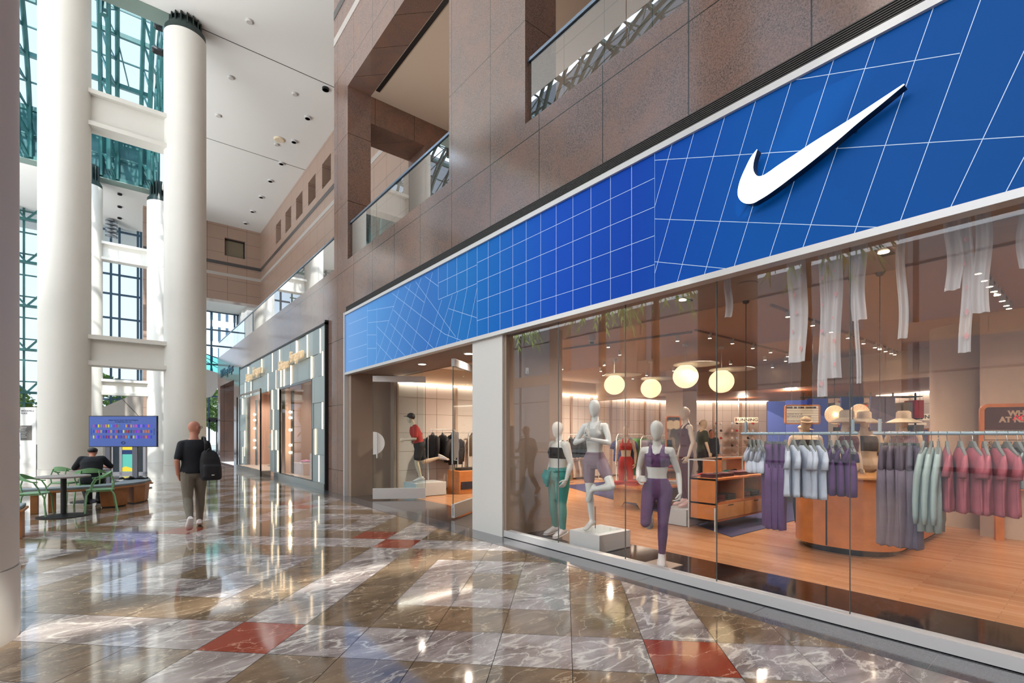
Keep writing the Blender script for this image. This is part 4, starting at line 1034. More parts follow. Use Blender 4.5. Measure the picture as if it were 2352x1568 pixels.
# ------------------------------------------------------------------ people in the hall
# walking man seen from behind, head turned right
J = pose(P=(0,0,.95), W=(0,.0,1.1), C=(0,.01,1.3), N=(0,.02,1.48), Hd=(.01,.05,1.655), hipR=(.09,0,.94), hipL=(-.09,0,.94), kneeR=(.1,.1,.52), ankR=(.1,.14,.1), toeR=(.13,.31,.035),
    kneeL=(-.09,-.02,.5), ankL=(-.1,-.3,.2), toeL=(-.1,-.2,.06), shR=(.168,0,1.385), shL=(-.168,0,1.385), elL=(-.24,-.06,1.14), wrL=(-.215,.04,.9), haL=(-.19,.08,.81), elR=(.23,.04,1.16), wrR=(.2,.22,1.1), haR=(.17,.28,1.14))
t = thing('person', 'man walking away in a black T-shirt, grey-green trousers and white trainers', 'person', (.98,9.55,.003), math.radians(3))
body_mesh(t, MAL, J, M['skin'], egg=False, yaw=math.radians(-62), feet='')
cloth(t, 't_shirt', M['navy_cloth'], lambda b: (torso(b, MAL, J, -.03, 2.9, .024), [arm(b, MAL, J, s, .014, .54) for s in 'LR']), .011)
def trous(b):
    torso(b, MAL, J, -.12, .2, .006)
    for s in 'LR': leg(b, MAL, J, s, .014, .95)
cloth(t, 'trousers', M['chino'], trous, .013, 3)
shoes(t, J)
b = MB(); c = J['Hd']
f = Matrix.Rotation(math.radians(-62),3,'Z')@V((0,1,0)); s_d = f.cross(V((0,0,1)))
b = MB()
for k in (-1,1):
    p = c+f*.1+s_d*k*.033+V((0,0,.015)); b.tube([p+s_d*.025*math.cos(a)+V((0,0,.02*math.sin(a))) for a in [2*PI*j/12 for j in range(12)]], .003, 6, closed=True)
    b.bar(c+f*.1+s_d*k*.058+V((0,0,.018)), c+s_d*k*.078+V((0,0,.01)), .004, .006)
b.build('glasses', M['black'], t, world=False)
# backpack
t = thing('backpack', 'black backpack hanging from the walking man’s right shoulder', 'backpack', (.98,9.55,.003), math.radians(3))
def bag(b):
    R = []
    for z, w, d, ox in ((.80,.12,.06,.21),(.83,.15,.085,.21),(1.0,.155,.1,.2),(1.15,.14,.09,.19),(1.25,.11,.06,.18),(1.29,.07,.03,.17)):
        R.append([V((ox+w*math.copysign(abs(math.cos(a))**.7,math.cos(a)), -.2+d*math.copysign(abs(math.sin(a))**.7,math.sin(a)), z)) for a in [2*PI*j/24 for j in range(24)]])
    b.rings(R)
    b.rings([[V((.2+.12*math.copysign(abs(math.cos(a))**.6,math.cos(a)), -.285+.04*math.sin(a), z)) for a in [2*PI*j/20 for j in range(20)]] for z in (.86,.9,1.02,1.05)])
b = MB(); bag(b); b.build('pack_body', M['black_cloth'], t, world=False, voxel=.012, sm=2)
b = MB(); b.tube([(.14,-.13,1.25),(.14,-.16,1.40),(.13,-.09,1.50),(.13,.02,1.515),(.14,.13,1.44),(.15,.165,1.3),(.2,.1,1.1),(.24,-.05,.98),(.25,-.14,.9)],.022,8,flat=.35,ref=(1,0,0)); b.build('shoulder_strap', M['black'], t, world=False, smooth=True)
b = MB(); b.tube([(.26,-.14,1.27),(.3,-.2,1.1),(.33,-.2,.9)],.012,6,flat=.5); b.tube([(.13,-.23,1.27),(.17,-.25,1.32),(.21,-.23,1.27)],.01,6); b.build('strap', M['black'], t, world=False)
b = MB(); b.box((.19,-.33,.885),(.23,-.326,.9)); b.build('tag', M['shoe_white'], t, world=False)
# seated man from behind
J = pose(P=(0,0,.56), W=(0,.02,.71), C=(0,.1,.9), N=(0,.2,1.05), Hd=(0,.29,1.16), hipR=(.1,.02,.54), hipL=(-.1,.02,.54), kneeR=(.16,.44,.5), ankR=(.1,.2,.1), toeR=(.12,.36,.035), kneeL=(-.16,.44,.5), ankL=(-.08,.15,.1), toeL=(-.1,.31,.035),
    shR=(.19,.16,1.02), shL=(-.19,.16,1.02), elR=(.33,.3,.82), wrR=(.18,.5,.82), haR=(.1,.56,.82), elL=(-.32,.3,.8), wrL=(-.15,.5,.82), haL=(-.08,.56,.82))
t = thing('person', 'seated man seen from behind in a black flat cap and black T-shirt, leaning forward', 'person', (-.45,14.3,-.01), math.radians(-2))
body_mesh(t, BIG, J, M['skin'], egg=False, feet='')
cloth(t, 't_shirt', M['navy_cloth'], lambda b: (torso(b, BIG, J, -.1, 2.9, .018), [arm(b, BIG, J, s, .012, .56) for s in 'LR']), .013)
cloth(t, 'trousers', M['black_cloth'], lambda b: (torso(b, BIG, J, -.12, .2, .012), [leg(b, BIG, J, s, .012, .97) for s in 'LR']), .014)
shoes(t, J, 'LR', M['black'], M['black'])
b = MB(); c = J['Hd']; b.ball(c+V((0,-.0,.045)),(.095,.115,.07),20,12); b.rings([[c+V((.09*math.cos(a),.06+.1*math.sin(a),.04+z)) for a in [PI*j/10 for j in range(11)]] for z in (0,.014)])
b.build('flat_cap', M['black'], t, world=False, voxel=.007, sm=1)
b = MB(); p = J['wrR']; b.tube([p+V((0,.0,0))+V((.0,.033*math.cos(a),.033*math.sin(a))) for a in [2*PI*j/14 for j in range(14)]],.008,6,closed=True); b.build('wrist_band', M['steel'], t, world=False)

# ------------------------------------------------------------------ hall furniture
def chair_proto():
    t = thing('armchair', 'tmp', 'chair', (0,0,0), 0)
    gm = M['green_metal']
    b = MB(); R = []
    for z in (.435,.447): R.append([V((.235*math.copysign(abs(math.cos(a))**.6,math.cos(a)), .22*math.copysign(abs(math.sin(a))**.6,math.sin(a)), z+.012*(math.cos(a)**2))) for a in [2*PI*j/28 for j in range(28)]])
    b.rings(R); b.build('seat', gm, t, world=False, smooth=True)
    # wrap round rail: high wide at the back (-Y), thinning and dropping into the arms
    R = []
    for k in range(25):
        a = PI*1.16*(k/24)-PI*.08; x = .27*math.cos(a); y = -.24*math.sin(a)+.06; e = V((math.cos(a),-math.sin(a),0))
        h = .012+.042*max(0,math.sin(a))**2; zc = .665+.10*max(0,math.sin(a))
        R.append([V((x,y,zc))+e*o+V((0,0,q)) for o,q in ((-.009,-h),(.009,-h),(.009,h),(-.009,h))])
    b = MB(); b.rings(R); b.build('back_rail', gm, t, world=False, smooth=True)
    for sx in (-1,1):
        b = MB(); b.tube([(sx*.225,.17,.44),(sx*.255,.21,.36),(sx*.275,.235,.0)],.0135,10); b.build('leg', gm, t, world=False, smooth=True)
        b = MB(); b.tube([(sx*.2,-.16,.44),(sx*.235,-.21,.36),(sx*.265,-.265,.0)],.0135,10); b.build('leg', gm, t, world=False, smooth=True)
        b = MB(); b.tube([(sx*.225,.15,.44),(sx*.262,.12,.56),(sx*.266,.06,.67)],.0125,10); b.tube([(sx*.16,-.19,.44),(sx*.17,-.21,.58),(sx*.15,-.16,.76)],.0125,10); b.build('arm_upright', gm, t, world=False, smooth=True)
    b = MB(); b.tube([(-.225,.17,.43),(.225,.17,.43),(.2,-.16,.43),(-.2,-.16,.43)],.011,8,closed=True); b.build('seat_frame', gm, t, world=False)
    return t
ch = chair_proto()
CH = [(-.27,12.86,93,'sage green metal armchair to the right of the round table, nearest the walkway'),
      (-1.24,12.84,-97,'sage green metal armchair at the left of the round table, partly behind the big column'),
      (-.47,14.28,0,'sage green metal armchair the man in the black cap is sitting on'),
      (-.93,15.35,-40,'smaller looking sage green armchair behind the round table, left of the seated man')]
for i, (x,y,a,l) in enumerate(CH):
    if i == 0: ch.location = (x,y,.003); ch.rotation_euler = (0,0,math.radians(a)); ch['label'] = l; ch['group'] = 'sage green armchairs round the tables'
    else: copy_tree(ch, (x,y,.003), math.radians(a), l)
def rtable(x, y, h, r, label):
    t = thing('round_table', label, 'table', (x,y,0))
    b = MB(); b.lathe((x,y,h-.03),[(r-.01,0),(r,.006),(r,.024),(r-.006,.03)],48); b.build('table_top', [M['table_top']], t, smooth=True)
    b = MB(); b.lathe((x,y,h-.034),[(r-.05,0),(r-.05,.004)],32); b.cyl((x,y),.045,.02,h-.03,24); b.build('pedestal', M['black'], t, smooth=True)
    b = MB(); b.lathe((x,y,0.003),[(r*.98,0),(r*.98,.008),(r*.5,.022),(.05,.05)],48); b.build('base_plate', M['mullion'] if 0 else M['black'], t, smooth=True)
rtable(-.8,12.62,.77,.4,'round grey topped table on a black pedestal between two green armchairs')
rtable(-.5,15.05,.74,.36,'round table hidden in front of the seated man, only its base showing')
# curved bench
def bench():
    t = thing('curved_bench', 'long curved bench with grey cushion and oak drum bases', 'bench', (-.1,14.2,0))
    fr = [(-1.75,13.35),(-1.13,13.22),(-.63,13.2),(-.107,13.33),(.27,13.65),(.5,14.05),(.62,14.55),(.63,14.95)]
    bk = [(-1.7,13.85),(-1.1,13.72),(-.65,13.7),(-.3,13.8),(-.08,14.05),(.04,14.35),(.1,14.7),(.12,15.05)]
    bk = [(-1.7,13.72),(-1.1,13.6),(-.65,13.58),(-.28,13.72),(-.05,14.0),(.05,14.35),(.1,14.7),(.14,15.3)]
    def slab(z0, z1, g, m, name):
        b = MB(); F_ = [V((x,y,0)) for x,y in fr]; B_ = [V((x,y,0)) for x,y in bk]; R = []
        for p, q in zip(F_, B_):
            d = (p-q).normalized(); p2 = p+d*g; q2 = q-d*g
            R.append([V((p2.x,p2.y,z0)),V((p2.x,p2.y,z1)),V((q2.x,q2.y,z1)),V((q2.x,q2.y,z0))])
        b.rings(R); return b.build(name, m, t, bevel=.008)
    slab(.40,.44,.02,M['bench_wood'],'seat_board'); slab(.44,.49,-.005,M['cushion'],'cushion')
    # drums (tapered blocks) and posts
    def block(pts, sc, name):
        c = sum((V((x,y,0)) for x,y in pts), V((0,0,0)))/len(pts); b = MB()
        b.rings([[V((c.x+(x-c.x)*k, c.y+(y-c.y)*k, z)) for x,y in pts] for k, z in ((sc,.02),(1.0,.40))]); b.build(name, M['bench_wood'], t, bevel=.006)
        b = MB(); b.rings([[V((c.x+(x-c.x)*k*.93, c.y+(y-c.y)*k*.93, z)) for x,y in pts] for k, z in ((sc,.003),(sc,.02))]); b.build('foot_block', M['black'], t)
    block([(-.3,13.5),(-.05,13.45),(.2,13.65),(-.05,13.95),(-.25,13.85)], .88, 'drum_base')
    block([(.28,13.75),(.5,14.1),(.6,14.6),(.6,14.93),(.2,14.95),(.12,14.6),(.1,14.2)], .88, 'drum_base')
    for x, y in ((-1.27,13.35),(-1.02,13.4),(-1.72,13.5)):
        b = MB(); b.box((x-.055,y-.05,.003),(x+.055,y+.1,.40)); b.build('leg', M['bench_wood'], t, bevel=.004)
    b = MB(); b.lathe((.64,14.75,.36),[(.03,0),(.045,.03),(.0,.04)],14); b.build('end_knob', M['bench_wood'], t)
bench()
t = thing('curved_bench', 'cut-off end of another oak bench with grey cushion beside the big left column', 'bench', (-1.35,10.5,0))
b = MB(); b.box((-1.7,10.2,.4),(-1.085,10.75,.44)); b.build('seat_board', M['bench_wood'], t, bevel=.01)
b = MB(); b.box((-1.7,10.23,.44),(-1.11,10.72,.49)); b.build('cushion', M['cushion'], t, bevel=.015)
b = MB(); b.box((-1.6,10.3,.003),(-1.12,10.65,.40)); b.build('drum_base', M['bench_wood'], t)
# items on bench
b = MB(); random.seed(5)
R = []
for k in range(29):
    f = k/28; x = .02+.56*f; y = 14.75+.05*math.sin(k*.5); h = (.028+.012*math.sin(k*.7)+.004*math.sin(k*1.9))*(.25+.75*math.sin(PI*min(1,max(0,f*.96+.02)))**.4); w = .11+.02*math.sin(k*.9)
    R.append([V((x, y+w*math.cos(a), .493+h+h*math.sin(a))) for a in [2*PI*j/12 for j in range(12)]])
b.rings(R); o = b.build('jacket', M['black_cloth'], smooth='all'); tag(o, 'black jacket dropped in a heap on the curved bench cushion', 'jacket')
b = MB(); b.lathe((.5,15.05,.492),[(.04,0),(.055,.03),(.06,.11),(.055,.115)],16); tag(b.build('plastic_cup', M['glass_clear'], smooth=True), 'clear plastic container behind the black jacket on the bench', 'cup')
b = MB(); b.box((-.02,14.42,.492),(.1,14.62,.5)); tag(b.build('paper', mat('white_paper',(226,226,222),.8)), 'white sheet of paper lying on the bench beside the seated man', 'paper')

# screen on a stand
t = thing('display_screen', 'wide blue screen showing three rows of coloured panels, standing before the far columns', 'screen', (.136,17.9,0), math.radians(-38.85))
W2, z0, z1 = .975, 1.20, 2.09
b = MB(); b.box((-W2,-.03,z0),(W2,.03,z1)); b.build('housing', M['black'], t, world=False, bevel=.004)
b = MB(); b.box((-W2+.015,-.033,z0+.02),(W2-.015,-.03,z1-.02)); scr = b.build('screen_face', mat('blue_lit_screen',(62,90,160),.3,emis=(52,76,140),es=.35), t, world=False)
rows = ["P B y o P m y c p r g . b m d m k k B l B i n i".split(), "B n P m B N p m B r K B y R W D R p q d n n n B".split(), "y v B r B W d n d m B d R n c Q y l B p R n p B".split()]
cc = dict(P=(130,40,130),B=(24,40,150),y=(150,150,30),o=(100,100,60),m=(140,110,50),c=(20,110,170),p=(90,20,160),r=(120,40,80),g=(70,90,80),b=(40,70,170),d=(60,20,120),k=(130,60,140),l=(110,70,190),i=(70,50,170),n=(140,80,50),N=(16,16,70),K=(10,20,60),R=(110,30,50),W=(90,10,40),D=(10,50,60),q=(110,40,130),v=(90,60,180),Q=(50,10,30))
cm = {}
for k, c in cc.items(): cm[k] = mat('screen_swatch_'+'abcdefghijklmnopqrstuvwxyz'[list(cc).index(k)], c, .4, emis=c, es=.8)
keys = list(cc); b = MB(); ms = [cm[k] for k in keys]
for r, row in enumerate(rows):
    for k, ch_ in enumerate(row):
        if ch_ == '.': continue
        x = -.83+k*1.66/23.2; z = 1.80-r*.157; b.box((x-.021,-.036,z-.042),(x+.021,-.0335,z+.042), keys.index(ch_))
b.build('colour_swatches', ms, scr, world=False)
ink = mat('dark_navy_ink',(20,30,70),.5)
def wtext(s, size, x, z, par, yy=-.036, m=ink, **k):
    o = text('caption', s, size, m, par, (x,yy,z), (1,0,0), (0,0,1), .001, world=False, **k); return o
wtext('Winter Garden Flower Atlas Panel Diagram', .048, .02, 1.965, scr); wtext('Brookfield Place New York', .042, .02, 1.915, scr)
text('caption','Hudson River', .036, ink, scr, (-.9,-.036,1.64), (0,0,1), (-1,0,0), .001, world=False); text('caption','Vesey Street', .036, ink, scr, (.9,-.036,1.64), (0,0,-1), (1,0,0), .001, world=False)
b = MB(); 
for r_ in (.03,.045,.06): b.tube([(.02+r_*math.cos(a),-.036,1.32+r_*.8*math.sin(a)) for a in [2*PI*j/20 for j in range(20)]],.003,4,closed=True)
b.build('round_crest', ink, scr, world=False)
for sx in (-.45,.33):
    b = MB(); b.box((sx-.07,-.02,.03),(sx+.07,.04,1.3)); b.build('post', mat('grey_post',(104,108,118),.4,metal=.4) if 'grey_post' not in bpy.data.materials else bpy.data.materials['grey_post'], t, world=False)
b = MB(); b.box((-.7,-.3,.003),(.6,.3,.03)); b.build('base', M['steel'], t, world=False)
# poster kiosk behind the screen
t = thing('poster_kiosk', 'framed kiosk with yellow, blue and green posters seen under the screen', 'kiosk', (.35,24.6,0), math.radians(-36))
b = MB(); 
for x in (-.62,-.28,.28,.62): b.box((x-.05,-.05,0),(x+.05,.05,1.55))
b.box((-.67,-.05,0),(.67,.05,.08)); b.box((-.67,-.05,1.5),(.67,.05,1.58)); b.build('frame', mat('silver_frame',(170,170,176),.3,metal=.5), t, world=False)
b = MB(); b.box((-.23,-.03,.08),(.23,-.02,.95), 0); b.box((-.23,-.03,.95),(.23,-.02,1.5), 1); b.box((-.14,-.04,1.1),(.14,-.03,1.45), 2); b.box((-.23,-.035,.78),(.23,-.03,.95), 3); b.prism([(-.23,.1),(.23,.1),(.23,.2),(-.1,.3),(-.23,.25)],-.036,-.031,'Y',1)
b.build('poster', [mat('mint_poster',(96,196,180),.5,emis=(96,196,180),es=.25), mat('yellow_print',(240,210,60),.5,emis=(240,210,60),es=.3), mat('blue_print',(30,120,190),.5,emis=(30,120,190),es=.3), mat('navy_print',(20,60,120),.5)], t, world=False)
b = MB(); b.box((-.57,-.03,.08),(-.33,-.02,1.5)); b.box((.33,-.03,.08),(.57,-.02,1.5)); b.build('side_panel', mat('dark_mirror_panel',(40,52,60),.08), t, world=False)
# directory totem
t = thing('directory_totem', 'tall white directory totem with a dark grey panel, far behind between the left columns', 'totem', (-3.75,37.5,0), math.radians(-38))
b = MB(); b.box((-.42,-.1,0),(.42,.1,3.05)); b.build('slab', M['white_panel'], t, world=False)
b = MB(); b.box((-.4,-.11,1.25),(.22,-.1,2.05)); dp = b.build('dark_panel', mat('grey_directory',(96,92,88),.4), t, world=False)
text('lettering','BROOKFIELD', .12, ink, t, (-.36,-.115,2.85), (1,0,0), (0,0,1), .002, 'LEFT', world=False); text('lettering','PLACE', .12, ink, t, (-.36,-.115,2.72), (1,0,0), (0,0,1), .002, 'LEFT', world=False)
b = MB()
for k in range(7): b.box((-.36,-.114,1.95-k*.09),(-.36+.3-.04*(k%3),-.111,1.97-k*.09))
b.build('text_line', M['white_panel'], dp, world=False)
b = MB(); b.box((-1.95,20.9,0),(-1.75,21.2,1.25)); tag(b.build('service_stand', M['black'], bevel=.01), 'black upright box stand in the gap beside the big left column', 'stand')
b = MB()

# ------------------------------------------------------------------ glass doors of the shop
def gdoor(n, p, q, top=3.0, hs=1):
    p = V(p+(0,)); q = V(q+(0,)); c = (p+q)/2; d = (q-p); L_ = d.length; a = math.atan2(d.y,d.x)
    t = thing('door_%d' % n, None, None, tuple(c), a); struct(t)
    b = MB(); b.box((-L_/2,-.006,.28),(L_/2,.006,top-.2)); b.build('pane', M['glass_clear'], t, world=False)
    b = MB(); b.box((-L_/2,-.03,.03),(L_/2,.03,.28)); b.build('bottom_rail', M['alu'], t, world=False, bevel=.003)
    b = MB(); b.box((-L_/2,-.03,top-.2),(L_/2,.03,top-.06)); b.build('top_rail', M['alu'], t, world=False, bevel=.003)
    for sy in (-1,1):
        b = MB(); x = hs*(L_/2-.1); b.tube([(x,sy*.055,1.0),(x,sy*.055,1.6)],.014,10); b.tube([(x,0,1.08),(x,sy*.055,1.08)],.008,8); b.tube([(x,0,1.52),(x,sy*.055,1.52)],.008,8); b.build('handle', M['alu'], t, world=False)
    b = MB(); pts = [(hs*L_/2*.99+(-hs)*.27*math.cos(x), .27*math.sin(x)+1.35) for x in [-PI/2+PI*k/20 for k in range(21)]]
    b.prism(pts, -.0085, -.0065, 'Y'); b.build('round_sticker', M['white_panel'], t, world=False)
    b = MB(); b.box((-L_/2,-.008,.03),(-L_/2+.006,.008,top-.06)); b.box((L_/2-.006,-.008,.03),(L_/2,.008,top-.06)); b.build('edge', mat('green_glass_edge',(40,70,64),.2) if 'green_glass_edge' not in bpy.data.materials else bpy.data.materials['green_glass_edge'], t, world=False)
gdoor(2, (4.70,11.08), (5.74,10.42), hs=-1)
gdoor(3, (4.77,7.64), (5.62,8.22), hs=-1)
struct(tag(MB().box((5.7,10.5,.003),(5.72,12.0,3.1)).build('window_20', M['glass_clear'])))
struct(tag(MB().box((5.7,6.7,.003),(5.72,8.2,3.1)).build('window_21', M['glass_clear'])))

# ------------------------------------------------------------------ hanging rails
def rail(y0, y1, label):
    t = thing('hanging_rail', label, 'clothes rail', (6.42,(y0+y1)/2,1.57))
    b = MB(); b.tube([(6.42,y0,1.565),(6.42,y1,1.565)],.018,14); b.build('bar', M['rail'], t, smooth=True)
    for y in (y0+.05, y1-.06):
        b = MB(); b.tube([(6.42,y,1.565),(6.42,y,1.72)],.017,12); b.build('bracket', M['rail'], t, smooth=True)
        b = MB(); b.tube([(6.42,y,1.7),(6.42,y,3.3)],.0045,6); b.lathe((6.42,y,3.27),[(.03,.0),(.045,.03)],14); b.build('cable', M['black'], t)
rail(1.83,3.14,'pale blue hanging clothes rail on thin black cables, the left one of two')
rail(-.65,1.69,'pale blue hanging clothes rail on thin black cables running off the right edge')

def hang_proto(kind, m, seed=0):
    """origin at the rail; the garment hangs in the local X-Z plane"""
    random.seed(seed)
    nm = dict(tee='hanging_t_shirt', tank='hanging_vest_top', legs='hanging_trousers', bra='hanging_bra_top', sweat='hanging_sweatshirt', coat='hanging_jacket')[kind]
    t = thing(nm, 'x', 'clothing')
    clip = kind == 'legs'
    h = MB()
    h.tube([(.0,0,-.13),(0,0,-.055),(.012,0,-.03),(.022,0,-.012),(.02,0,.008),(0,0,.019),(-.018,0,.01),(-.02,0,-.004)],.0028,6)
    if clip:
        h2 = MB(); h2.bar((-.16,0,-.115),(.16,0,-.115),.012,.025); 
        for x in (-.13,.13): h2.box((x-.014,-.014,-.15),(x+.014,.014,-.10))
    else:
        w = .2; h2 = MB()
        h2.rings([[V((x,d,z+q)) for d,q in ((-.011,-hh),(.011,-hh),(.011,hh),(-.011,hh))] for x,z,hh in ((-w,-.215,.012),(-w*.8,-.195,.016),(-w*.4,-.15,.018),(-.03,-.105,.028),(.03,-.105,.028),(w*.4,-.15,.018),(w*.8,-.195,.016),(w,-.215,.012))])
    ho = h2.build('hanger', M['hanger'], t, world=False); h.build('hook', M['steel'], ho, world=False)
    b = MB(); n = 36
    ph = [random.random()*6 for _ in range(4)]
    def body(rows, nf=5, amp=.012):
        R = []
        for z, w, d, cx in rows:
            k = min(1, max(0, (-z-.15)/.5)); R.append([V((cx+w*math.cos(a)*(1+.0*k), d*math.copysign(abs(math.sin(a))**.8, math.sin(a))+amp*k*math.sin(nf*a+ph[0]+z*2)+.006*k*math.sin(11*a+ph[1]), z+.006*k*math.sin(3*a+ph[2]))) for a in [2*PI*j/n for j in range(n)]])
        b.rings(R)
    def sleeve(s, pts, rs, fl=.55):
        b.tube([V((s*x,y,z)) for x,y,z in pts], rs, 14, flat=fl, ref=(1,0,0))
    if kind == 'tee':
        body([(-.14,.05,.02,0),(-.165,.10,.025,0),(-.2,.165,.032,0),(-.27,.18,.038,0),(-.36,.18,.038,0),(-.55,.19,.038,0),(-.72,.20,.042,0),(-.76,.2,.04,0)])
        for s in (-1,1): sleeve(s, [(.10,0,-.19),(.165,0,-.225),(.205,.012,-.31),(.225,.03,-.42)], [.03,.042,.062,.072], .45)
    elif kind == 'sweat':
        body([(-.14,.05,.02,0),(-.17,.10,.025,0),(-.2,.165,.032,0),(-.3,.185,.038,0),(-.55,.19,.04,0),(-.86,.2,.042,0),(-.9,.17,.035,0),(-.98,.17,.035,0)])
        for s in (-1,1): sleeve(s, [(.10,0,-.19),(.165,0,-.225),(.205,.02,-.42),(.215,.03,-.66),(.215,.03,-.82),(.215,.03,-.9)], [.03,.045,.05,.046,.042,.03], .6)
    elif kind == 'coat':
        body([(-.14,.07,.05,0),(-.17,.13,.06,0),(-.2,.2,.08,0),(-.35,.23,.1,0),(-.6,.23,.1,0),(-.82,.21,.09,0)], 6, .02)
        for s in (-1,1): sleeve(s, [(.15,0,-.2),(.22,0,-.26),(.27,.02,-.48),(.27,.03,-.76)], [.06,.09,.08,.06], .8)
    elif kind == 'tank':
        body([(-.30,.13,.03,0),(-.34,.15,.04,0),(-.45,.16,.05,0),(-.6,.165,.05,0),(-.70,.17,.05,0)], 5, .01)
        for s in (-1,1): b.tube([(s*.1,.035,-.32),(s*.115,.03,-.24),(s*.12,.0,-.165),(s*.115,-.03,-.24),(s*.1,-.035,-.32)],[.03,.022,.02,.022,.03],8)
    elif kind == 'bra':
        body([(-.30,.08,.04,0),(-.36,.13,.05,0),(-.44,.15,.055,0),(-.49,.145,.05,0),(-.50,.14,.045,0)], 4, .006)
        for s in (-1,1): b.tube([(s*.07,.04,-.36),(s*.10,.035,-.26),(s*.12,.0,-.165),(s*.10,-.035,-.26),(s*.05,-.04,-.36)],[.03,.02,.015,.02,.03],8)
    elif kind == 'legs':
        body([(-.13,.155,.02,0),(-.2,.16,.035,0),(-.33,.17,.045,0),(-.42,.165,.04,0)], 6, .01)
        for s in (-1,1):
            R = []
            for z, w, d in ((-.38,.085,.045),(-.6,.08,.048),(-.85,.07,.045),(-1.08,.06,.042),(-1.17,.065,.045),(-1.18,.06,.04)):
                R.append([V((s*.083+w*math.cos(a), d*math.sin(a)+.013*math.sin(4*a+ph[1]+z*3+s), z+.008*math.sin(3*a+ph[s]))) for a in [2*PI*j/24 for j in range(24)]])
            b.rings(R)
    b.build('fabric', m, t, world=False, smooth='all')
    return t
def hang_row(kind, m, ys, rz, x, z, what, group, wob=.0):
    pr = None
    for k, y in enumerate(ys):
        a = math.radians(rz+((k*37) % 11-5)*wob)
        lb = '%s %s' % (ORD[k], what) if len(ys) > 1 else what
        if pr is None: pr = hang_proto(kind, m, len(ys)); pr.location = (x,y,z); pr.rotation_euler = (0,0,a); pr['label'] = lb; pr['group'] = group; pr['category'] = 'clothing'
        else: copy_tree(pr, (x,y,z), a, lb)
RZ = 1.565
hang_row('bra', M['pale_blue'], [3.03,2.985,2.935,2.885], 38, 6.42, RZ, 'pale blue bra top from the left end of the left hanging rail', 'pale blue bra tops', 1.2)
hang_row('legs', M['purple_cloth'], [2.80,2.735,2.67], 40, 6.42, RZ, 'pair of purple trousers from the left on the left hanging rail', 'purple trousers on the rail', 1)
hang_row('tee', M['pale_blue'], [2.59,2.50,2.395,2.30,2.22], 40, 6.42, RZ, 'pale blue T-shirt from the left on the left hanging rail', 'pale blue T-shirts on the rail', 1.6)
hang_row('tank', M['purple_cloth'], [2.10,2.03,1.96,1.90], 34, 6.42, RZ, 'dark purple vest top from the left on the left hanging rail', 'purple vest tops on the rail', 1.6)
hang_row('legs', M['grey_cloth'], [1.587,1.534,1.48,1.425,1.375,1.326], 12, 6.42, RZ, 'pair of grey trousers from the left on the right hanging rail', 'grey trousers on the rail', 2)
hang_row('sweat', M['pale_green'], [1.255,1.20,1.146], 6, 6.42, RZ, 'pale grey-green sweatshirt from the left on the right hanging rail', 'grey-green sweatshirts on the rail', 1)
hang_row('tee', M['pink_cloth'], [1.08,.983,.892,.81,.73,.658], 22, 6.42, RZ, 'dusty rose T-shirt from the left on the right hanging rail', 'dusty rose T-shirts on the rail', 1.6)
hang_row('bra', M['pale_green'], [.59,.555,.513], 34, 6.42, RZ, 'pale grey-green bra top at the right end of the visible hanging rail', 'grey-green bra tops', 1.5)

# ------------------------------------------------------------------ shop furniture
def rrect(x0, y0, x1, y1, r, n=8):
    P = []
    for cx, cy, a0 in ((x1-r,y1-r,0),(x0+r,y1-r,PI/2),(x0+r,y0+r,PI),(x1-r,y0+r,1.5*PI)):
        for k in range(n+1): a = a0+PI/2*k/n; P.append((cx+r*math.cos(a), cy+r*math.sin(a)))
    return P
t = thing('display_counter', 'large curved orange wood counter behind the purple and grey clothes', 'counter', (8.3,2.3,0))
P = rrect(7.25,1.72,10.4,2.95,.5)
b = MB(); b.prism(P, .09, .985); b.build('body', M['plywood'], t, smooth=True)
b = MB(); b.prism(rrect(7.33,1.8,10.3,2.87,.45), .003, .09); b.build('black_plinth', M['black_gloss'], t)
b = MB(); b.prism(rrect(7.22,1.69,10.43,2.98,.52), .985, 1.005); b.build('counter_top', M['plywood_lt'], t)
for (x,y) in ((7.245,2.42),):
    b = MB(); b.box((x,y-.008,.1),(x+.01,y+.008,.98)); b.build('seam', M['black'], t)
# orange drawer unit
t = thing('drawer_unit', 'orange wood drawer unit with white metal legs stacked with maroon clothes', 'cabinet', (8.3,4.3,0))
X0,X1,Y0,Y1 = 7.42,9.25,4.05,4.5
b = MB(); b.box((X0,Y0,.15),(X0+.03,Y1,.84)); b.box((X0,Y0,.15),(X1,Y1,.18)); b.box((X0,Y0,.42),(X1,Y1,.45)); b.box((X0,Y0,.81),(X1,Y1,.84)); b.box((8.35,Y0,.15),(8.38,Y1,.84)); b.box((X1-.03,Y0,.15),(X1,Y1,.84)); b.box((X0,Y1-.02,.15),(X1,Y1,.84)); b.build('carcass', M['plywood'], t)
for x0, x1 in ((X0+.03,8.35),(8.38,X1-.03)):
    b = MB(); b.box((x0+.005,Y0-.01,.185),(x1-.005,Y0+.02,.415)); d2 = b.build('drawer', M['plywood_lt'], t, bevel=.003)
    b = MB(); b.box(((x0+x1)/2-.08,Y0-.016,.385),((x0+x1)/2+.08,Y0-.009,.4)); b.build('finger_pull', M['black'], d2)
for x in (X0-.015,X1):
    for y in (Y0-.01,Y1):
        b = MB(); b.box((x,y,.003),(x+.018,y+.018,1.15 if y == Y1 else .38)); b.build('leg', M['white_panel'], t)
b = MB(); b.box((X0,Y1,1.13),(X1,Y1+.018,1.148)); b.box((X0-.015,Y0,1.13),(X0+.003,Y1,1.148)); b.build('top_rail', M['white_panel'], t)
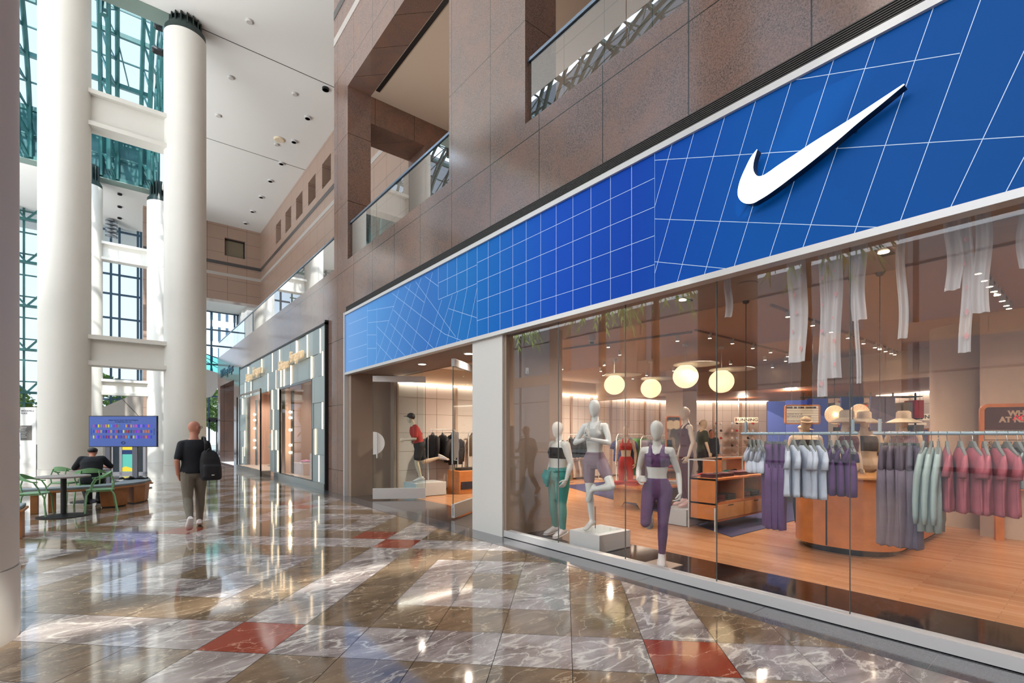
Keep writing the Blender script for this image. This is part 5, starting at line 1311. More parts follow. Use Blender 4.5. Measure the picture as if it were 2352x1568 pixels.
def folded(name, label, x, y, z, m, n=1, w=.3, d=.24, rz=0, group=None, cat='clothing'):
    b = MB()
    for k in range(n):
        P = rrect(-w/2+.006*((k*3) % 3), -d/2, w/2, d/2, .03, 4); b.prism(P, k*.034, k*.034+.028)
    b.xf(Matrix.Translation((x,y,z))@Matrix.Rotation(rz,4,'Z'))
    o = b.build(name, m, bevel=.006); return tag(o, label, cat, group)
k = 0
for x in (7.7,8.1,8.6,9.0):
    folded('folded_clothes','%s maroon folded stack from the left on top of the orange drawer unit' % ORD[k], x, 4.27, .842, M['maroon'], 2, group='maroon stacks on the drawer unit'); k += 1
for k, x in enumerate((7.75,8.1,8.62,8.98)):
    folded('folded_clothes','%s dark folded stack from the left on the shelf inside the orange drawer unit' % ORD[k], x, 4.24, .452, M['black_cloth'] if k % 2 else M['maroon'], 3, group='stacks inside the drawer unit')
# upper shelf unit on the drawer unit
t = thing('shelf_unit', 'small orange shelf with green shoes above the drawer unit', 'shelf', (9.9,5.2,0))
b = MB()
for z in (.3,.7,1.05): b.box((9.4,5.0,z),(10.4,5.4,z+.03))
for x in (9.4,10.37): b.box((x,5.0,0.003),(x+.03,5.4,1.08))
b.build('frame', M['plywood'], t)
def shoe_obj(x, y, z, rz, m, label, group=None, s=1.0):
    t = thing('trainer', label, 'shoe', (x,y,z), rz, group); t.scale = (s,)*3
    b = MB(); R = []
    for q, w, h in ((-.13,.028,.075),(-.1,.036,.085),(-.04,.036,.08),(.02,.04,.062),(.08,.044,.045),(.125,.035,.03),(.14,.015,.018)):
        R.append([V((w*math.cos(a), q, .018+h/2+h/2*math.sin(a))) for a in [2*PI*j/12 for j in range(12)]])
    b.rings(R); b.build('upper', m, t, world=False, smooth='all')
    b = MB(); R = []
    for q, w in ((-.145,.02),(-.12,.036),(0,.036),(.09,.048),(.14,.035),(.155,.01)): R.append([V((-w,q,0)),V((w,q,0)),V((w,q,.02)),V((-w,q,.02))])
    b.rings(R); b.build('sole', M['shoe_white'], t, world=False); return t
shoe_obj(9.7,5.1,.732,math.radians(70),M['teal_cloth'],'green trainer on the middle of the small orange shelf')
shoe_obj(10.0,5.1,.732,math.radians(70),M['black_cloth'],'black trainer on the middle of the small orange shelf')
for k_, y_ in enumerate((17.55,17.85)): shoe_obj(5.05,y_,.582,math.radians(60),mat('rose_shoe_%d'%k_,(226,150,180),.4),['left pink shoe on the low stand in the far shop window','right pink shoe on the low stand in the far shop window'][k_],'pink shoes in the far shop',1.0)
# low table
def low_table(x0, y0, x1, y1, h, label):
    t = thing('low_table', label, 'table', ((x0+x1)/2,(y0+y1)/2,0))
    b = MB(); b.prism(rrect(x0,y0,x1,y1,.25), h-.04, h); b.build('table_top', M['plywood'], t, smooth=True)
    for x in (x0+.25, x1-.3):
        b = MB(); b.prism([(y0+.15,.003),(y0+.35,.003),(y0+.45,.12),(y1-.45,.12),(y1-.35,.003),(y1-.15,.003),(y1-.15,h-.04),(y0+.15,h-.04)], x, x+.04, 'X'); b.build('leg_panel', M['plywood_lt'], t)
    b = MB(); b.box((x0+.27,(y0+y1)/2-.02,.12),(x1-.28,(y0+y1)/2+.02,h-.04)); b.build('cross_panel', M['plywood_lt'], t)
low_table(8.2,5.9,9.9,7.1,.47,'low plywood table piled with red clothes behind the yoga mannequin')
low_table(10.2,5.6,11.3,6.6,.55,'second low plywood table with shoes to the right of the red clothes table')
for k, (x,y) in enumerate([(8.5,6.9),(8.6,6.55),(8.95,6.75),(9.3,6.35)]):
    folded('folded_clothes','%s red folded stack from the left on the low plywood table' % ORD[k], x, y, .472, M['red_cloth'], 2+k % 2, rz=.3*k, group='red stacks on the low table')
for k, (x,y) in enumerate([(9.6,6.15),(10.4,6.2),(10.7,5.95)]):
    folded('folded_clothes',['grey folded stack at the right end of the red clothes table','brown folded stack on the second low table','rose folded stack on the second low table'][k], x, y, .472 if k == 0 else .552, [M['grey_bra'],M['mauve'],M['pink_cloth']][k], 2)
shoe_obj(10.9,6.25,.552,math.radians(60),M['red_cloth'],'red trainer on the second low table, left one','red trainers on the second low table',1.2)
shoe_obj(11.1,6.1,.552,math.radians(60),M['red_cloth'],'red trainer on the second low table, right one','red trainers on the second low table',1.2)
# rug
b = MB(); b.prism([(7.22,3.68),(14,3.68),(14,10.6),(10.5,10.6),(8.35,5.6)], .0025, .009); o = b.build('rug', mat('dark_navy_rug',(44,44,84),.9,noise=.25,nscale=30)); tag(o,'dark navy rug with thin pale lines under the clothes tables','rug')
# wheeled racks at the back
def rack(x, y, rz, label, kinds, group, n=7, w=1.2, z=1.5):
    t = thing('clothes_rack', label, 'clothes rack', (x,y,.01), rz)
    b = MB(); b.tube([(-w/2,0,0.015),(-w/2,0,z-.1),(-w/2+.08,0,z),(w/2-.08,0,z),(w/2,0,z-.1),(w/2,0,.015)],.014,10); b.build('frame', M['white_panel'], t, world=False, smooth=True)
    for s in (-1,1):
        b = MB(); b.tube([(s*w/2,-.25,.016),(s*w/2,.25,.016)],.014,8); b.build('foot', M['white_panel'], t, world=False)
    R_ = Matrix.Rotation(rz,3,'Z'); pr = {}
    for k in range(n):
        kd, m, nm = kinds[k*len(kinds)//n]; p = V((x,y,0))+R_@V((-w/2+.14+(w-.28)*k/(n-1),0,0)); loc = (p.x,p.y,z+.01); a = rz+PI/2+.15*math.sin(k*5)
        lb = '%s %s' % (ORD[k], nm)
        if (kd,m.name) not in pr: q = hang_proto(kd, m, k); q.location = loc; q.rotation_euler = (0,0,a); q['label'] = lb; q['group'] = group; pr[(kd,m.name)] = q
        else: copy_tree(pr[(kd,m.name)], loc, a, lb)
rack(6.95,11.66,0,'white metal clothes rack with a black jacket seen through the shop entrance',[('coat',M['black_cloth'],'black jacket from the left on the entrance rack')],'black jackets on the entrance rack',3,.9,1.68)
q_ = hang_proto('coat', M['black_cloth'], 9); q_.location = (7.2,11.42,1.6); q_.rotation_euler = (0,0,.25); q_['label'] = 'black jacket turned towards the glass at the front of the entrance rack'; q_['category'] = 'clothing'; q_.scale = (1.15,1.1,1.05)
t = thing('wall_hook_bar', 'short steel bar holding the front black jacket at the entrance', 'bar', (7.2,11.42,1.61)); b = MB(); b.tube([(7.2,11.30,1.608),(7.2,11.95,1.608)],.008,8); b.build('bar', M['steel'], t)
rack(8.4,11.66,0,'white metal clothes rack with beige shirts behind the right glass door',[('tee',mat('beige_cotton',(190,166,136),.8),'beige shirt from the left on the rack behind the right glass door')],'beige shirts on the entrance rack',5,1.2,1.68)
rack(12.2,11.3,0,'clothes rack with dark garments between the teal and yoga mannequins',[('tee',M['black_cloth'],'dark garment from the left on the rack behind the teal mannequin')],'dark garments on the back rack',7,1.5,1.55)
rack(11.6,8.9,.1,'white rack with navy and green clothes behind the red mannequin',[('tee',mat('navy_cotton',(36,42,88),.8),'garment from the left, navy, on the rack right of the red mannequin'),('legs',mat('bright_green_cloth',(60,130,50),.8),'garment from the left, green, on the rack right of the red mannequin')],'garments on the rack by the red mannequin',8,1.5,1.55)
rack(12.0,8.35,-.2,'white rack with grey trousers behind the purple runner',[('legs',M['grey_cloth'],'grey trousers from the left on the rack behind the purple runner'),('tee',M['dark_green'],'garment from the left, dark green, on the rack behind the purple runner')],'garments on the rack behind the runner',8,1.1,1.5)
# entrance bench with clothes
t = thing('low_shelf', 'long low orange shelf with folded clothes seen through the shop entrance', 'shelf', (9,9.9,0))
b = MB(); b.box((7.9,10.9,.40),(11.0,11.4,.44)); b.box((7.9,10.9,.14),(11.0,11.4,.17)); 
for x in (7.9,9.4,10.96): b.box((x,10.9,.003),(x+.04,11.4,.44))
b.build('frame', M['plywood'], t); b = MB(); b.box((6.9,10.75,.003),(7.75,11.35,.6)); b.build('drawer_block', M['plywood'], t, bevel=.01)
b = MB(); b.box((6.95,10.74,.12),(7.7,10.76,.32)); b.build('recess', M['black'], t)
folded('folded_clothes','black folded stack on the orange block at the entrance',7.3,11.05,.602,M['black_cloth'],2,.5,.3)
folded('folded_clothes','bright red folded stack on the long low shelf at the entrance',8.4,11.15,.442,mat('bright_red',(210,30,60),.7),2,.5,.3)
folded('folded_clothes','black folded stack on the right part of the long low shelf',9.6,11.15,.442,M['black_cloth'],3,.7,.3)
# standing mirror
t = thing('standing_mirror', 'tall oak framed mirror with rounded corners behind the purple runner', 'mirror', (11.5,7.45,0), math.radians(-38.85))
b = MB(); 
def rframe(b, w, z0, z1, th, r=.08, y0=-.02, y1=.02):
    o = [(x,z) for x,z in rrect(-w/2,z0,w/2,z1,r,6)]; i = [(x,z) for x,z in rrect(-w/2+th,z0+th,w/2-th,z1-th,max(.005,r-th),6)]
    R = [[V((x,y0,z)) for x,z in o],[V((x,y1,z)) for x,z in o],[V((x,y1,z)) for x,z in i],[V((x,y0,z)) for x,z in i]]
    b.rings(R, closed=True, cap=False)
rframe(b,.42,.35,2.05,.035); b.build('frame', M['plywood'], t, world=False)
b = MB(); b.box((-.18,-.005,.38),(.18,.005,2.02)); b.build('mirror_glass', mat('mirror_silver',(220,220,220),.03,metal=1), t, world=False)
b = MB()
for x in (-.17,.17): b.bar((x,.02,.36),(x,.2,.01),.03,.03); b.bar((x,.0,.36),(x,-.15,.01),.03,.03)
b.build('stand', M['plywood'], t, world=False)
# shoe wall shelves with shoes
ax = V((18.3,10.9,0)); bx_ = V((20.6,9.2,0)); dd = (bx_-ax).normalized(); nn = V((dd.y,-dd.x,0))
cnt = 0; cols = [M['shoe_white'],M['black_cloth'],M['red_cloth'],M['pale_blue'],M['pink_shoe']]
for r in range(5):
    for c in range(4):
        p = ax+dd*(.3+c*.66); z = .75+r*.3
        b = MB(); q = p+nn*.02; b.prism([((q+dd*u+nn*v).x,(q+dd*u+nn*v).y) for u,v in ((-.24,0),(.24,0),(.24,.22),(-.24,.22))], z-.012, z); o = b.build('shoe_shelf', M['white_panel'])
        tag(o, '%s narrow shelf from the left, %s row from the floor, shoe wall' % (ORD[c],ORD[r]), 'shelf', 'shelves of the shoe wall')
        for e in (-.1,.1):
            q = p+nn*.14+dd*e
            lab = '%s shoe on the %s shelf from the left, %s row up the shoe wall' % ('left' if e < 0 else 'right', ORD[c], ORD[r])
            if cnt < 5: s0 = shoe_obj(q.x,q.y,z,math.radians(120),cols[cnt % 5],lab,'shoes on the shoe wall',1.15); globals()['sp%d'%cnt] = s0
            else: copy_tree(globals()['sp%d'%(cnt*3 % 5)], (q.x,q.y,z), math.radians(120), lab)
            cnt += 1
# shop assistant in dark top among the shoes
J = pose(); t = thing('person', 'shop assistant in a dark blue top standing before the shoe wall', 'person', (16.4,9.1,.01), math.radians(130)); t.scale = (.98,)*3
body_mesh(t, MAL, J, M['skin'], egg=False, feet=''); cloth(t, 'sweatshirt', mat('slate_blue_cloth',(40,52,66),.8), lambda b: (torso(b, MAL, J, -.05, 2.9, .026), [arm(b, MAL, J, s, .024, .97) for s in 'LR']), .014)
leggings(t, MAL, J, M['black_cloth'], .97, .3, 'trousers', .02); shoes(t, J, 'LR', M['black'])
c = J['Hd']; b = MB(); b.ball(c+V((0,-.015,.035)),(.084,.098,.098),18,12); b.build('hair', M['black'], t, world=False, smooth='all')
# RUNNING signs
def running(x, y, z, w, h, label, rz):
    t = thing('running_sign', label, 'sign', (x,y,z), rz)
    b = MB(); b.box((-w/2,-.015,-h/2),(w/2,.015,h/2)); b.build('board', mat('cream_sign',(240,220,190),.6,emis=(240,220,190),es=.25) if 'cream_sign' not in bpy.data.materials else bpy.data.materials['cream_sign'], t, world=False)
    text('lettering','RUNNING', h*.78, M['black'], t, (0,-.018,-.0), (1,0,0), (0,0,1), .003, world=False, sx=1.15, bold=.0028*h/.2)
    b = MB(); b.box((-w/2+.03,-.019,-h/2),(-w/2+.06,-.015,h/2)); b.build('orange_stripe', M['shoe_accent'], t, world=False)
    b = MB(); b.tube([(-w/3,0,h/2),(-w/3,0,.9)],.006,6); b.tube([(w/3,0,h/2),(w/3,0,.9)],.006,6); b.build('hanger_wire', M['steel'], t, world=False)
running(16.8,3.15,2.02,.75,.17,'cream RUNNING sign on the right, above the hanging clothes',math.radians(-52))
running(19.0,9.1,2.12,.85,.2,'cream RUNNING sign on the left, above the shoe wall',math.radians(-48))
t = thing('wall_poster', 'framed poster of a person running, under the right RUNNING sign', 'poster', (16.6,3.3,0), math.radians(-52))
b = MB(); b.box((-.28,-.02,1.25),(.16,0,1.72)); b.build('frame', M['plywood'], t, world=False); b = MB(); b.box((-.25,-.025,1.28),(.13,-.02,1.69)); b.build('print', mat('violet_photo',(110,96,140),.6,noise=.5,nscale=6), t, world=False)
b = MB(); b.box((-.3,-.02,1.80),(.1,0,1.87)); b.build('price_strip', bpy.data.materials['cream_sign'], t, world=False)
t = thing('clothes_shelf', 'shelf of yellow and olive folded clothes behind the right hanging rail', 'shelf', (15.6,2.6,0), math.radians(-52))
b = MB()
for z in (.5,.85,1.2): b.box((-.9,-.2,z),(.9,.2,z+.03))
for x in (-.9,.87): b.box((x,-.2,.003),(x+.03,.2,1.5))
b.build('frame', M['plywood'], t, world=False)
for k in range(4):
    a = math.radians(-52); p = V((15.6,2.6,0))+Matrix.Rotation(a,3,'Z')@V((-.6+k*.4,0,0))
    folded('folded_clothes','%s olive stack from the left on the shelf behind the right hanging rail'%ORD[k],p.x,p.y,1.232,mat('olive_cloth_%d'%k,[(170,150,80),(96,96,60),(120,116,72),(60,64,50)][k],.8),4,.32,.3,a,'olive stacks on the shelf')
# blue graphic panels
for k, (x0,y0,x1,y1,zt,l) in enumerate([(11.36,4.97,11.69,4.72,2.3,'leftmost dark blue graphic panel behind the left hanging rail'),(11.41,4.60,11.6,4.25,2.3,'second dark blue graphic panel from the left, behind the letter board'),(11.42,4.17,11.75,3.89,2.32,'third dark blue graphic panel from the left, behind the visored mannequin'),(11.51,3.57,11.87,3.28,2.32,'fourth dark blue graphic panel from the left, behind the sun hats'),(11.98,3.19,12.36,2.88,2.33,'rightmost dark blue graphic panel, beside the right RUNNING sign')]):
    t = thing('graphic_panel', l, 'panel', ((x0+x1)/2,(y0+y1)/2,0))
    b = MB(); b.prism([(x0,y0),(x1,y1),(x1+.04,y1+.03),(x0+.04,y0+.03)], .2, zt); b.build('board', mat('royal_blue_print_%d'%k,[(40,58,124),(38,56,128),(30,54,130),(30,62,150),(36,74,150)][k],.5), t)
    b = MB(); b.prism([(x0+.0,y0+.0),(x0+.03,y0+.02),(x0+.03,y0+.05),(x0,y0+.03)], .002, .2); b.prism([(x1,y1),(x1+.03,y1+.02),(x1+.03,y1+.05),(x1,y1+.03)], .002, .2); b.build('foot', M['black'], t)
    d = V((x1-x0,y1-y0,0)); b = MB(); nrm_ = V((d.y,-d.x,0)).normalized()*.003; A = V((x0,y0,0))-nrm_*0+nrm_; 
    b.quad(A+V((0,0,.9)), A+d+V((0,0,.5)), A+d+V((0,0,1.9)), A+V((0,0,2.1))); b.build('paler_facet', mat('paler_blue_facet_%d'%k,(70,88,160),.5), t)  # one paler blue area on the front of each board
# stock shelving with red boxes behind the blue panels
t = thing('stock_shelving', 'dark metal stock shelving with grey and red boxes between the blue panels', 'shelving', (13.0,3.6,0))
b = MB(); sd = V((.77,-.64,0)); A = V((12.1,4.5,0))
for k in range(6):
    p = A+sd*k*.5; b.tube([(p.x,p.y,0.01),(p.x,p.y,2.5)],.02,6)
for z in (.4,.9,1.4,1.9,2.4): b.bar(A+V((0,0,z)), A+sd*2.5+V((0,0,z)), .4, .02)
b.build('frame', mat('dark_metal',(50,46,44),.5), t)
red = mat('red_boxes',(220,60,30),.6); gb = mat('grey_box',(140,130,120),.7); kb = mat('black_box',(34,28,28),.7)
for k in range(30):
    c, r = k % 10, k//10; p = A+sd*(.12+c*.25); z = .92+r*.5
    b = MB(); h = .3+.1*((k*7) % 3)/2; b.bar(p+V((0,0,z+h/2)), p+sd*.2+V((0,0,z+h/2)), .3, h)
    tag(b.build('storage_box', red if k in (23,24,13,14,29) else (gb if (k*5) % 3 else kb)), '%s box from the left on the %s board of the stock shelving' % (ORD[c], ['lower','middle','upper'][r]), 'box', 'boxes on the stock shelving')
# letter board
t = thing('letter_board', 'orange framed letter board with black and cream lettering hanging behind the left rail', 'sign', (9.25,3.46,0), math.radians(-40))
b = MB(); rframe(b,.60,1.73,2.07,.022,.04); b.build('frame', M['shoe_accent'] if 0 else mat('orange_frame',(226,140,60),.4), t, world=False)
b = MB(); b.box((-.28,-.004,1.75),(.28,.004,2.05)); bd = b.build('board', mat('cream_board',(240,222,190),.6,emis=(240,222,190),es=.3), t, world=False)
b = MB()
for k in range(7): b.box((-.28,-.007,1.757+k*.041),(.28,-.004,1.761+k*.041))
b.build('groove', mat('brown_groove',(120,84,50),.7), bd, world=False)
b = MB(); x = -.27
for w in (.1,.05,.1,.18): b.box((x,-.0065,2.004),(x+w,-.0045,2.036)); x += w+.025
b.build('black_strip', M['black'], bd, world=False)
ct = mat('cream_letter',(240,226,200),.6)
text('caption','SIGN UP YOUR CLUBHOUSE', .034, ct, bd, (-.265,-.009,2.02), (1,0,0), (0,0,1), .0008, 'LEFT', world=False, sx=1.05)
for s, z in (('ORDER PICK UP',1.905),('RETURNS & EXCHANGES',1.864),('DOWNLOAD THE APP',1.782)): text('caption',s, .032, M['black'], bd, (-.265,-.0075,z), (1,0,0), (0,0,1), .0008, 'LEFT', world=False, sx=1.15)
b = MB()
for x in (-.18,.18): b.tube([(x,0,2.07),(x,0,3.38)],.004,6)
b.build('cable', M['steel'], t, world=False)
# woven disc lamps
for k, (x,y,z,l) in enumerate([(9.75,3.12,1.90,'woven disc lamp with a glowing bulb beside the letter board'),(9.85,2.78,1.91,'second woven disc lamp behind the sun hats')]):
    t = thing('disc_lamp', l, 'lamp', (x,y,z), math.radians(-45))
    b = MB(); b.lathe((0,0,0),[(.02,.012),(.155,.03),(.165,.02),(.16,.0),(.02,-.01)],28,axis='Y'); b.build('woven_shade', mat('woven_straw',(222,190,150),.8,emis=(240,200,150),es=.35,noise=.25,nscale=60) if k == 0 else bpy.data.materials['woven_straw'], t, world=False, smooth=True)
    b = MB(); b.ball((0,-.02,0),.032,12,8); b.build('bulb', M['lamp_white'], t, world=False); b = MB(); b.tube([(0,.02,.15),(0,.02,3.38-z)],.004,6); b.build('cord', M['black'], t, world=False)
# big welcome board
t = thing('welcome_board', 'large wood framed board reading WHAT’S AT NIKE BY at the right edge'.replace(' reading WHAT’S AT NIKE BY',' with cream headline and letter strips'), 'sign', (9.88,1.3,0), math.radians(-58))
b = MB(); rframe(b,1.9,.75,2.0,.05,.1); b.v = [p+V((.95,0,0)) for p in b.v]; b.build('frame', M['plywood'], t, world=False)
b = MB(); b.box((.05,-.005,.8),(1.85,.01,1.95)); bd = b.build('board', mat('cream_board_b',(214,184,150),.6), t, world=False)
b = MB(); b.box((.045,-.009,1.62),(1.85,-.004,1.955)); b.build('header', mat('dark_brown_header',(74,40,26),.5), bd, world=False)
hm = mat('beige_headline',(206,180,150),.5)
text('lettering',"WHAT'S", .105, hm, bd, (.52,-.011,1.855), (1,0,0), (0,0,1), .001, 'CENTER', world=False, bold=.006); text('lettering',"AT NIKE BY", .105, hm, bd, (.5,-.011,1.765), (1,0,0), (0,0,1), .001, 'CENTER', world=False, bold=.006)
b = MB(); b.tube([(.66+.07*math.cos(a),-.014,1.92-.0+.045*math.sin(a)) for a in [2*PI*j/20 for j in range(20)]],.008,5,closed=True); b.tube([(.38,-.014,1.76),(.42,-.014,1.83),(.46,-.014,1.76)],.008,5); b.tube([(.5+.04*math.cos(a),-.014,1.79+.035*math.sin(a)) for a in [2*PI*j/14 for j in range(14)]],.007,5,closed=True); b.tube([(.6,-.014,1.78),(.66,-.014,1.82),(.7,-.014,1.76),(.75,-.014,1.84)],.008,5); b.build('red_brush_mark', mat('red_paint',(214,30,50),.5,emis=(214,30,50),es=.4), bd, world=False)
b = MB(); b.box((.05,-.009,1.555),(.5,-.005,1.61)); b.build('black_strip', M['black'], bd, world=False)
text('lettering','W E L C O M E', .05, hm, bd, (.06,-.011,1.583), (1,0,0), (0,0,1), .001, 'LEFT', world=False, sx=1.0, bold=.002); text('lettering','T O', .05, M['black'], bd, (.6,-.011,1.583), (1,0,0), (0,0,1), .001, 'LEFT', world=False, sx=1.2, bold=.002)
b = MB()
for k in range(10): b.box((.05,-.008,1.545-k*.075),(1.85,-.0045,1.553-k*.075))
b.build('groove', M['black'], bd, world=False)
for s, z in (('C   E   F O',1.43),('S P O R T',1.36),('J O Y',1.28)): text('lettering', s, .05, M['black'], bd, (.1,-.011,z), (1,0,0), (0,0,1), .001, 'LEFT', world=False, sx=1.2, bold=.002)
b = MB(); b.box((.2,.02,.003),(.3,.06,.75)); b.box((1.5,.02,.003),(1.6,.06,.75)); b.build('stand', M['plywood'], t, world=False)
# lit white display tower
t = thing('light_box_frame', 'tall white lit display frame with leaning boards near the round column', 'display', (13.2,2.15,0), math.radians(-40))
b = MB(); b.box((-.24,-.15,.003),(-.2,.15,3.2)); b.box((.1,-.15,.003),(.3,.15,3.2)); b.box((-.24,-.15,3.1),(.3,.15,3.2)); b.box((-.24,-.15,2.3),(.1,.15,2.34)); b.build('frame', M['white_panel'], t, world=False)
b = MB(); b.box((.09,-.155,2.0),(.1,-.15,3.1)); b.box((-.18,-.1,3.09),(.08,.1,3.1)); b.build('light_strip', M['strip_light'], t, world=False)
b = MB(); b.bar((-.15,0,1.5),(-.02,0,2.2),.3,.02); b.bar((-.15,0,2.4),(-.05,0,3.0),.3,.02); b.build('leaning_board', M['plywood'], t, world=False)

# ------------------------------------------------------------------ shop lights
for k, (x,y,z,r) in enumerate([(9.48,7.77,2.77,.25),(10.43,7.39,2.71,.25),(9.04,5.57,2.74,.25),(9.89,5.26,2.67,.25)]):
    t = thing('globe_pendant', ['leftmost glowing round pendant lamp','second glowing round pendant lamp from the left','third glowing round pendant lamp from the left, the highest','rightmost glowing round pendant lamp'][k], 'pendant lamp', (x,y,z), 0, 'round pendant lamps')
    b = MB(); b.ball((x,y,z),(r,r,r*.96),32,20); b.build('globe', M['globe'], t, smooth='all')
    b = MB(); b.lathe((x+.12,y-.16,z+r-.015),[(.0,0),(.44,0),(.445,.008),(.44,.016),(0,.018)],48); b.lathe((x,y,z+r*.88),[(.13,0),(.15,.03)],24); b.build('disc', M['white_panel'], t, smooth=True)
    b = MB(); b.tube([(x,y,z+r),(x,y,3.38)],.008,8); b.build('stem', M['white_panel'], t)
    b = MB(); b.lathe((x,y,3.36),[(.05,0),(.06,.02),(.06,.04)],18); b.build('ceiling_rose', M['white_panel'], t)
def spot_track(p, q, label):
    t = thing('light_track', label, 'track', p); b = MB(); b.bar(p, q, .035, .03); b.build('bar', M['ceil_front'], t); return t
spot_track((7.9,4.68,3.385),(12.3,4.68,3.385),'ceiling light track over the orange drawer unit')
spot_track((7.2,3.1,3.385),(13.4,3.1,3.385),'ceiling light track over the left hanging rail and counter')
spot_track((6.7,.97,3.385),(9.8,.97,3.385),'ceiling light track at the upper right of the shop')
spot_track((8.0,4.8,3.38),(7.3,8.0,3.38),'ceiling light track over the yoga mannequin')
SPX = [('middle track',[(8.163,5.198),(8.386,4.68),(9.212,4.68),(10.045,4.68),(10.853,4.68),(11.71,4.68)]),('counter track',[(7.763,3.1),(8.7,3.1),(9.502,3.1),(10.332,3.1),(11.186,3.1),(11.884,3.1),(12.212,3.1),(12.602,3.1),(13.012,3.1),(13.265,3.1)]),
  ('upper right track',[(7.297,.97),(7.69,.97),(8.043,.97),(8.354,.97),(8.607,.97),(9.036,.97),(9.407,.97),(9.653,.97)]),('left ceiling area',[(7.66,6.436),(8.6,6.9),(9.6,8.2),(10.4,9.0),(11.2,9.6),(9.3,9.4),(7.9,8.4),(12.2,8.8),(12.6,9.6),(11.9,7.7)]),('back ceiling area',[(11.837,5.231),(13.3,5.687),(11.864,6.073),(13.3,6.831),(12.4,5.0)])]
pr = None
for nm, pts in SPX:
    for k, (x,y) in enumerate(pts):
        lb = '%s small ceiling spotlight of the %s, counted from the glass' % (ORD[k], nm)
        if pr is None:
            pr = thing('ceiling_spotlight', lb, 'spotlight', (x,y,3.33), 0, 'small spotlights in the shop ceiling')
            b = MB(); b.lathe((0,0,0),[(.03,-.03),(.034,-.03),(.034,.07),(.01,.07)],14); b.build('housing', M['white_panel'], pr, world=False); b = MB(); b.lathe((0,0,-.031),[(.001,0),(.03,.0),(.03,.004),(.001,.004)],14); b.build('lens', M['lamp'], pr, world=False)
        else: copy_tree(pr, (x,y,3.33), None, lb)
for k, (x,y,z) in enumerate([(5.67,3.535,3.3),(5.67,1.41,3.3)]):
    t = thing('recessed_light', ['recessed light unit in the soffit over the purple runner','recessed light unit in the soffit at the upper right of the glass'][k], 'light', (x,y,z), 0)
    b = MB(); b.box((x-.16,y-.05,z-.012),(x+.16,y+.05,z-.001)); b.build('trim_plate', M['black'], t); b = MB(); b.lathe((x,y,z-.02),[(.001,0),(.045,0),(.045,.006),(.001,.006)],16); b.build('lens', M['lamp'], t)
for k, (x,y) in enumerate([(5.68,2.708),(5.668,.563)]):
    b = MB(); b.lathe((x,y,3.28),[(.09,0),(.11,.01),(.11,.02)],24); tag(b.build('ceiling_disc', M['ceil_front'], smooth=True), ['round flush disc in the soffit between the glass joints','round flush disc in the soffit near the right edge'][k], 'ceiling fitting')
t = thing('dome_camera', 'small dome camera in the shop ceiling above the yoga mannequin', 'camera', (6.9,6.19,3.3)); b = MB(); b.lathe((6.9,6.19,3.31),[(.02,-.05),(.05,-.03),(.055,0),(.065,.0),(.065,.09)],18); b.build('housing', M['white_panel'], t, smooth=True); b = MB(); b.ball((6.9,6.19,3.29),.048,14,8); b.build('lens', M['black_gloss'], t, smooth='all')
for k, (x,y) in enumerate([(5.18,9.56),(5.2,7.77)]):
    t = thing('recessed_light', ['bright round recessed light over the entrance, farther one','bright round recessed light over the entrance, nearer one beside the white pillar'][k], 'light', (x,y,3.1)); b = MB(); b.lathe((x,y,3.085),[(.09,0),(.1,.005),(.1,.015)],20); b.build('rim', M['alu'], t); b = MB(); b.lathe((x,y,3.082),[(.001,0),(.08,0),(.08,.004),(.001,.004)],20); b.build('lens', M['lamp_white'], t)
t = thing('motion_sensor', 'small white motion sensor on the brown partition behind the glass', 'sensor', (5.0,5.84,2.55)); b = MB(); b.box((4.97,5.82,2.5),(5.03,5.86,2.6)); b.build('body', M['white_panel'], t, bevel=.008); b = MB(); b.lathe((5.0,5.81,2.53),[(.001,0),(.018,.0),(.02,.012)],12,axis='Y'); b.build('lens', M['alu'], t)

# banners hanging inside the glass
BN = [(2.64,2.55,2.79,0),(2.01,1.84,2.24,1),(1.75,1.67,1.90,1),(1.66,1.56,2.06,1),(1.49,1.38,2.55,0),(1.47,1.43,2.0,0),(1.16,1.09,2.34,0),(.86,.76,2.67,0),(.775,.70,2.18,1),(.69,.60,2.46,0),(.46,.38,2.74,0)]
for k, (ya,yb,z0,pt) in enumerate(BN):
    t = thing('hanging_banner', '%s long white cloth strip from the left, hanging high inside the glass' % ORD[k], 'banner', (5.02+.02*(k%3),(ya+yb)/2,3.29), 0, 'white cloth strips inside the glass')
    b = MB(); n = 12; m_ = 18; vs = []; fs = []; ztop = 3.29; x = 5.02+.02*(k % 3)
    for i in range(m_+1):
        z = ztop+(z0-ztop)*i/m_; tw = .25*math.sin(k*2+i*.12); 
        for j in range(n+1):
            u = j/n-.5; w = (ya-yb); vs.append((x+.018*math.sin(u*9+k)+u*w*tw, (ya+yb)/2-u*w*(1-.1*abs(tw))+.012*math.sin(i*.35+k), z))
    for i in range(m_):
        for j in range(n): a = i*(n+1)+j; fs.append((a,a+1,a+n+2,a+n+1))
    b.add(vs, fs); b.build('cloth', M['banner'], t, smooth='all')
    if pt:
        b = MB(); random.seed(k)
        for q in range(5):
            z = z0+.12+q*(3.1-z0)/5; y = yb+.03+random.random()*(ya-yb-.06); s = .008+.012*random.random(); b.prism([(y+s*math.cos(a)*.7,z+s*math.sin(a)*1.4) for a in [2*PI*j/10 for j in range(10)]], x-.035, x-.033, 'X')
        b.build('petal_print', M['petal'], t)

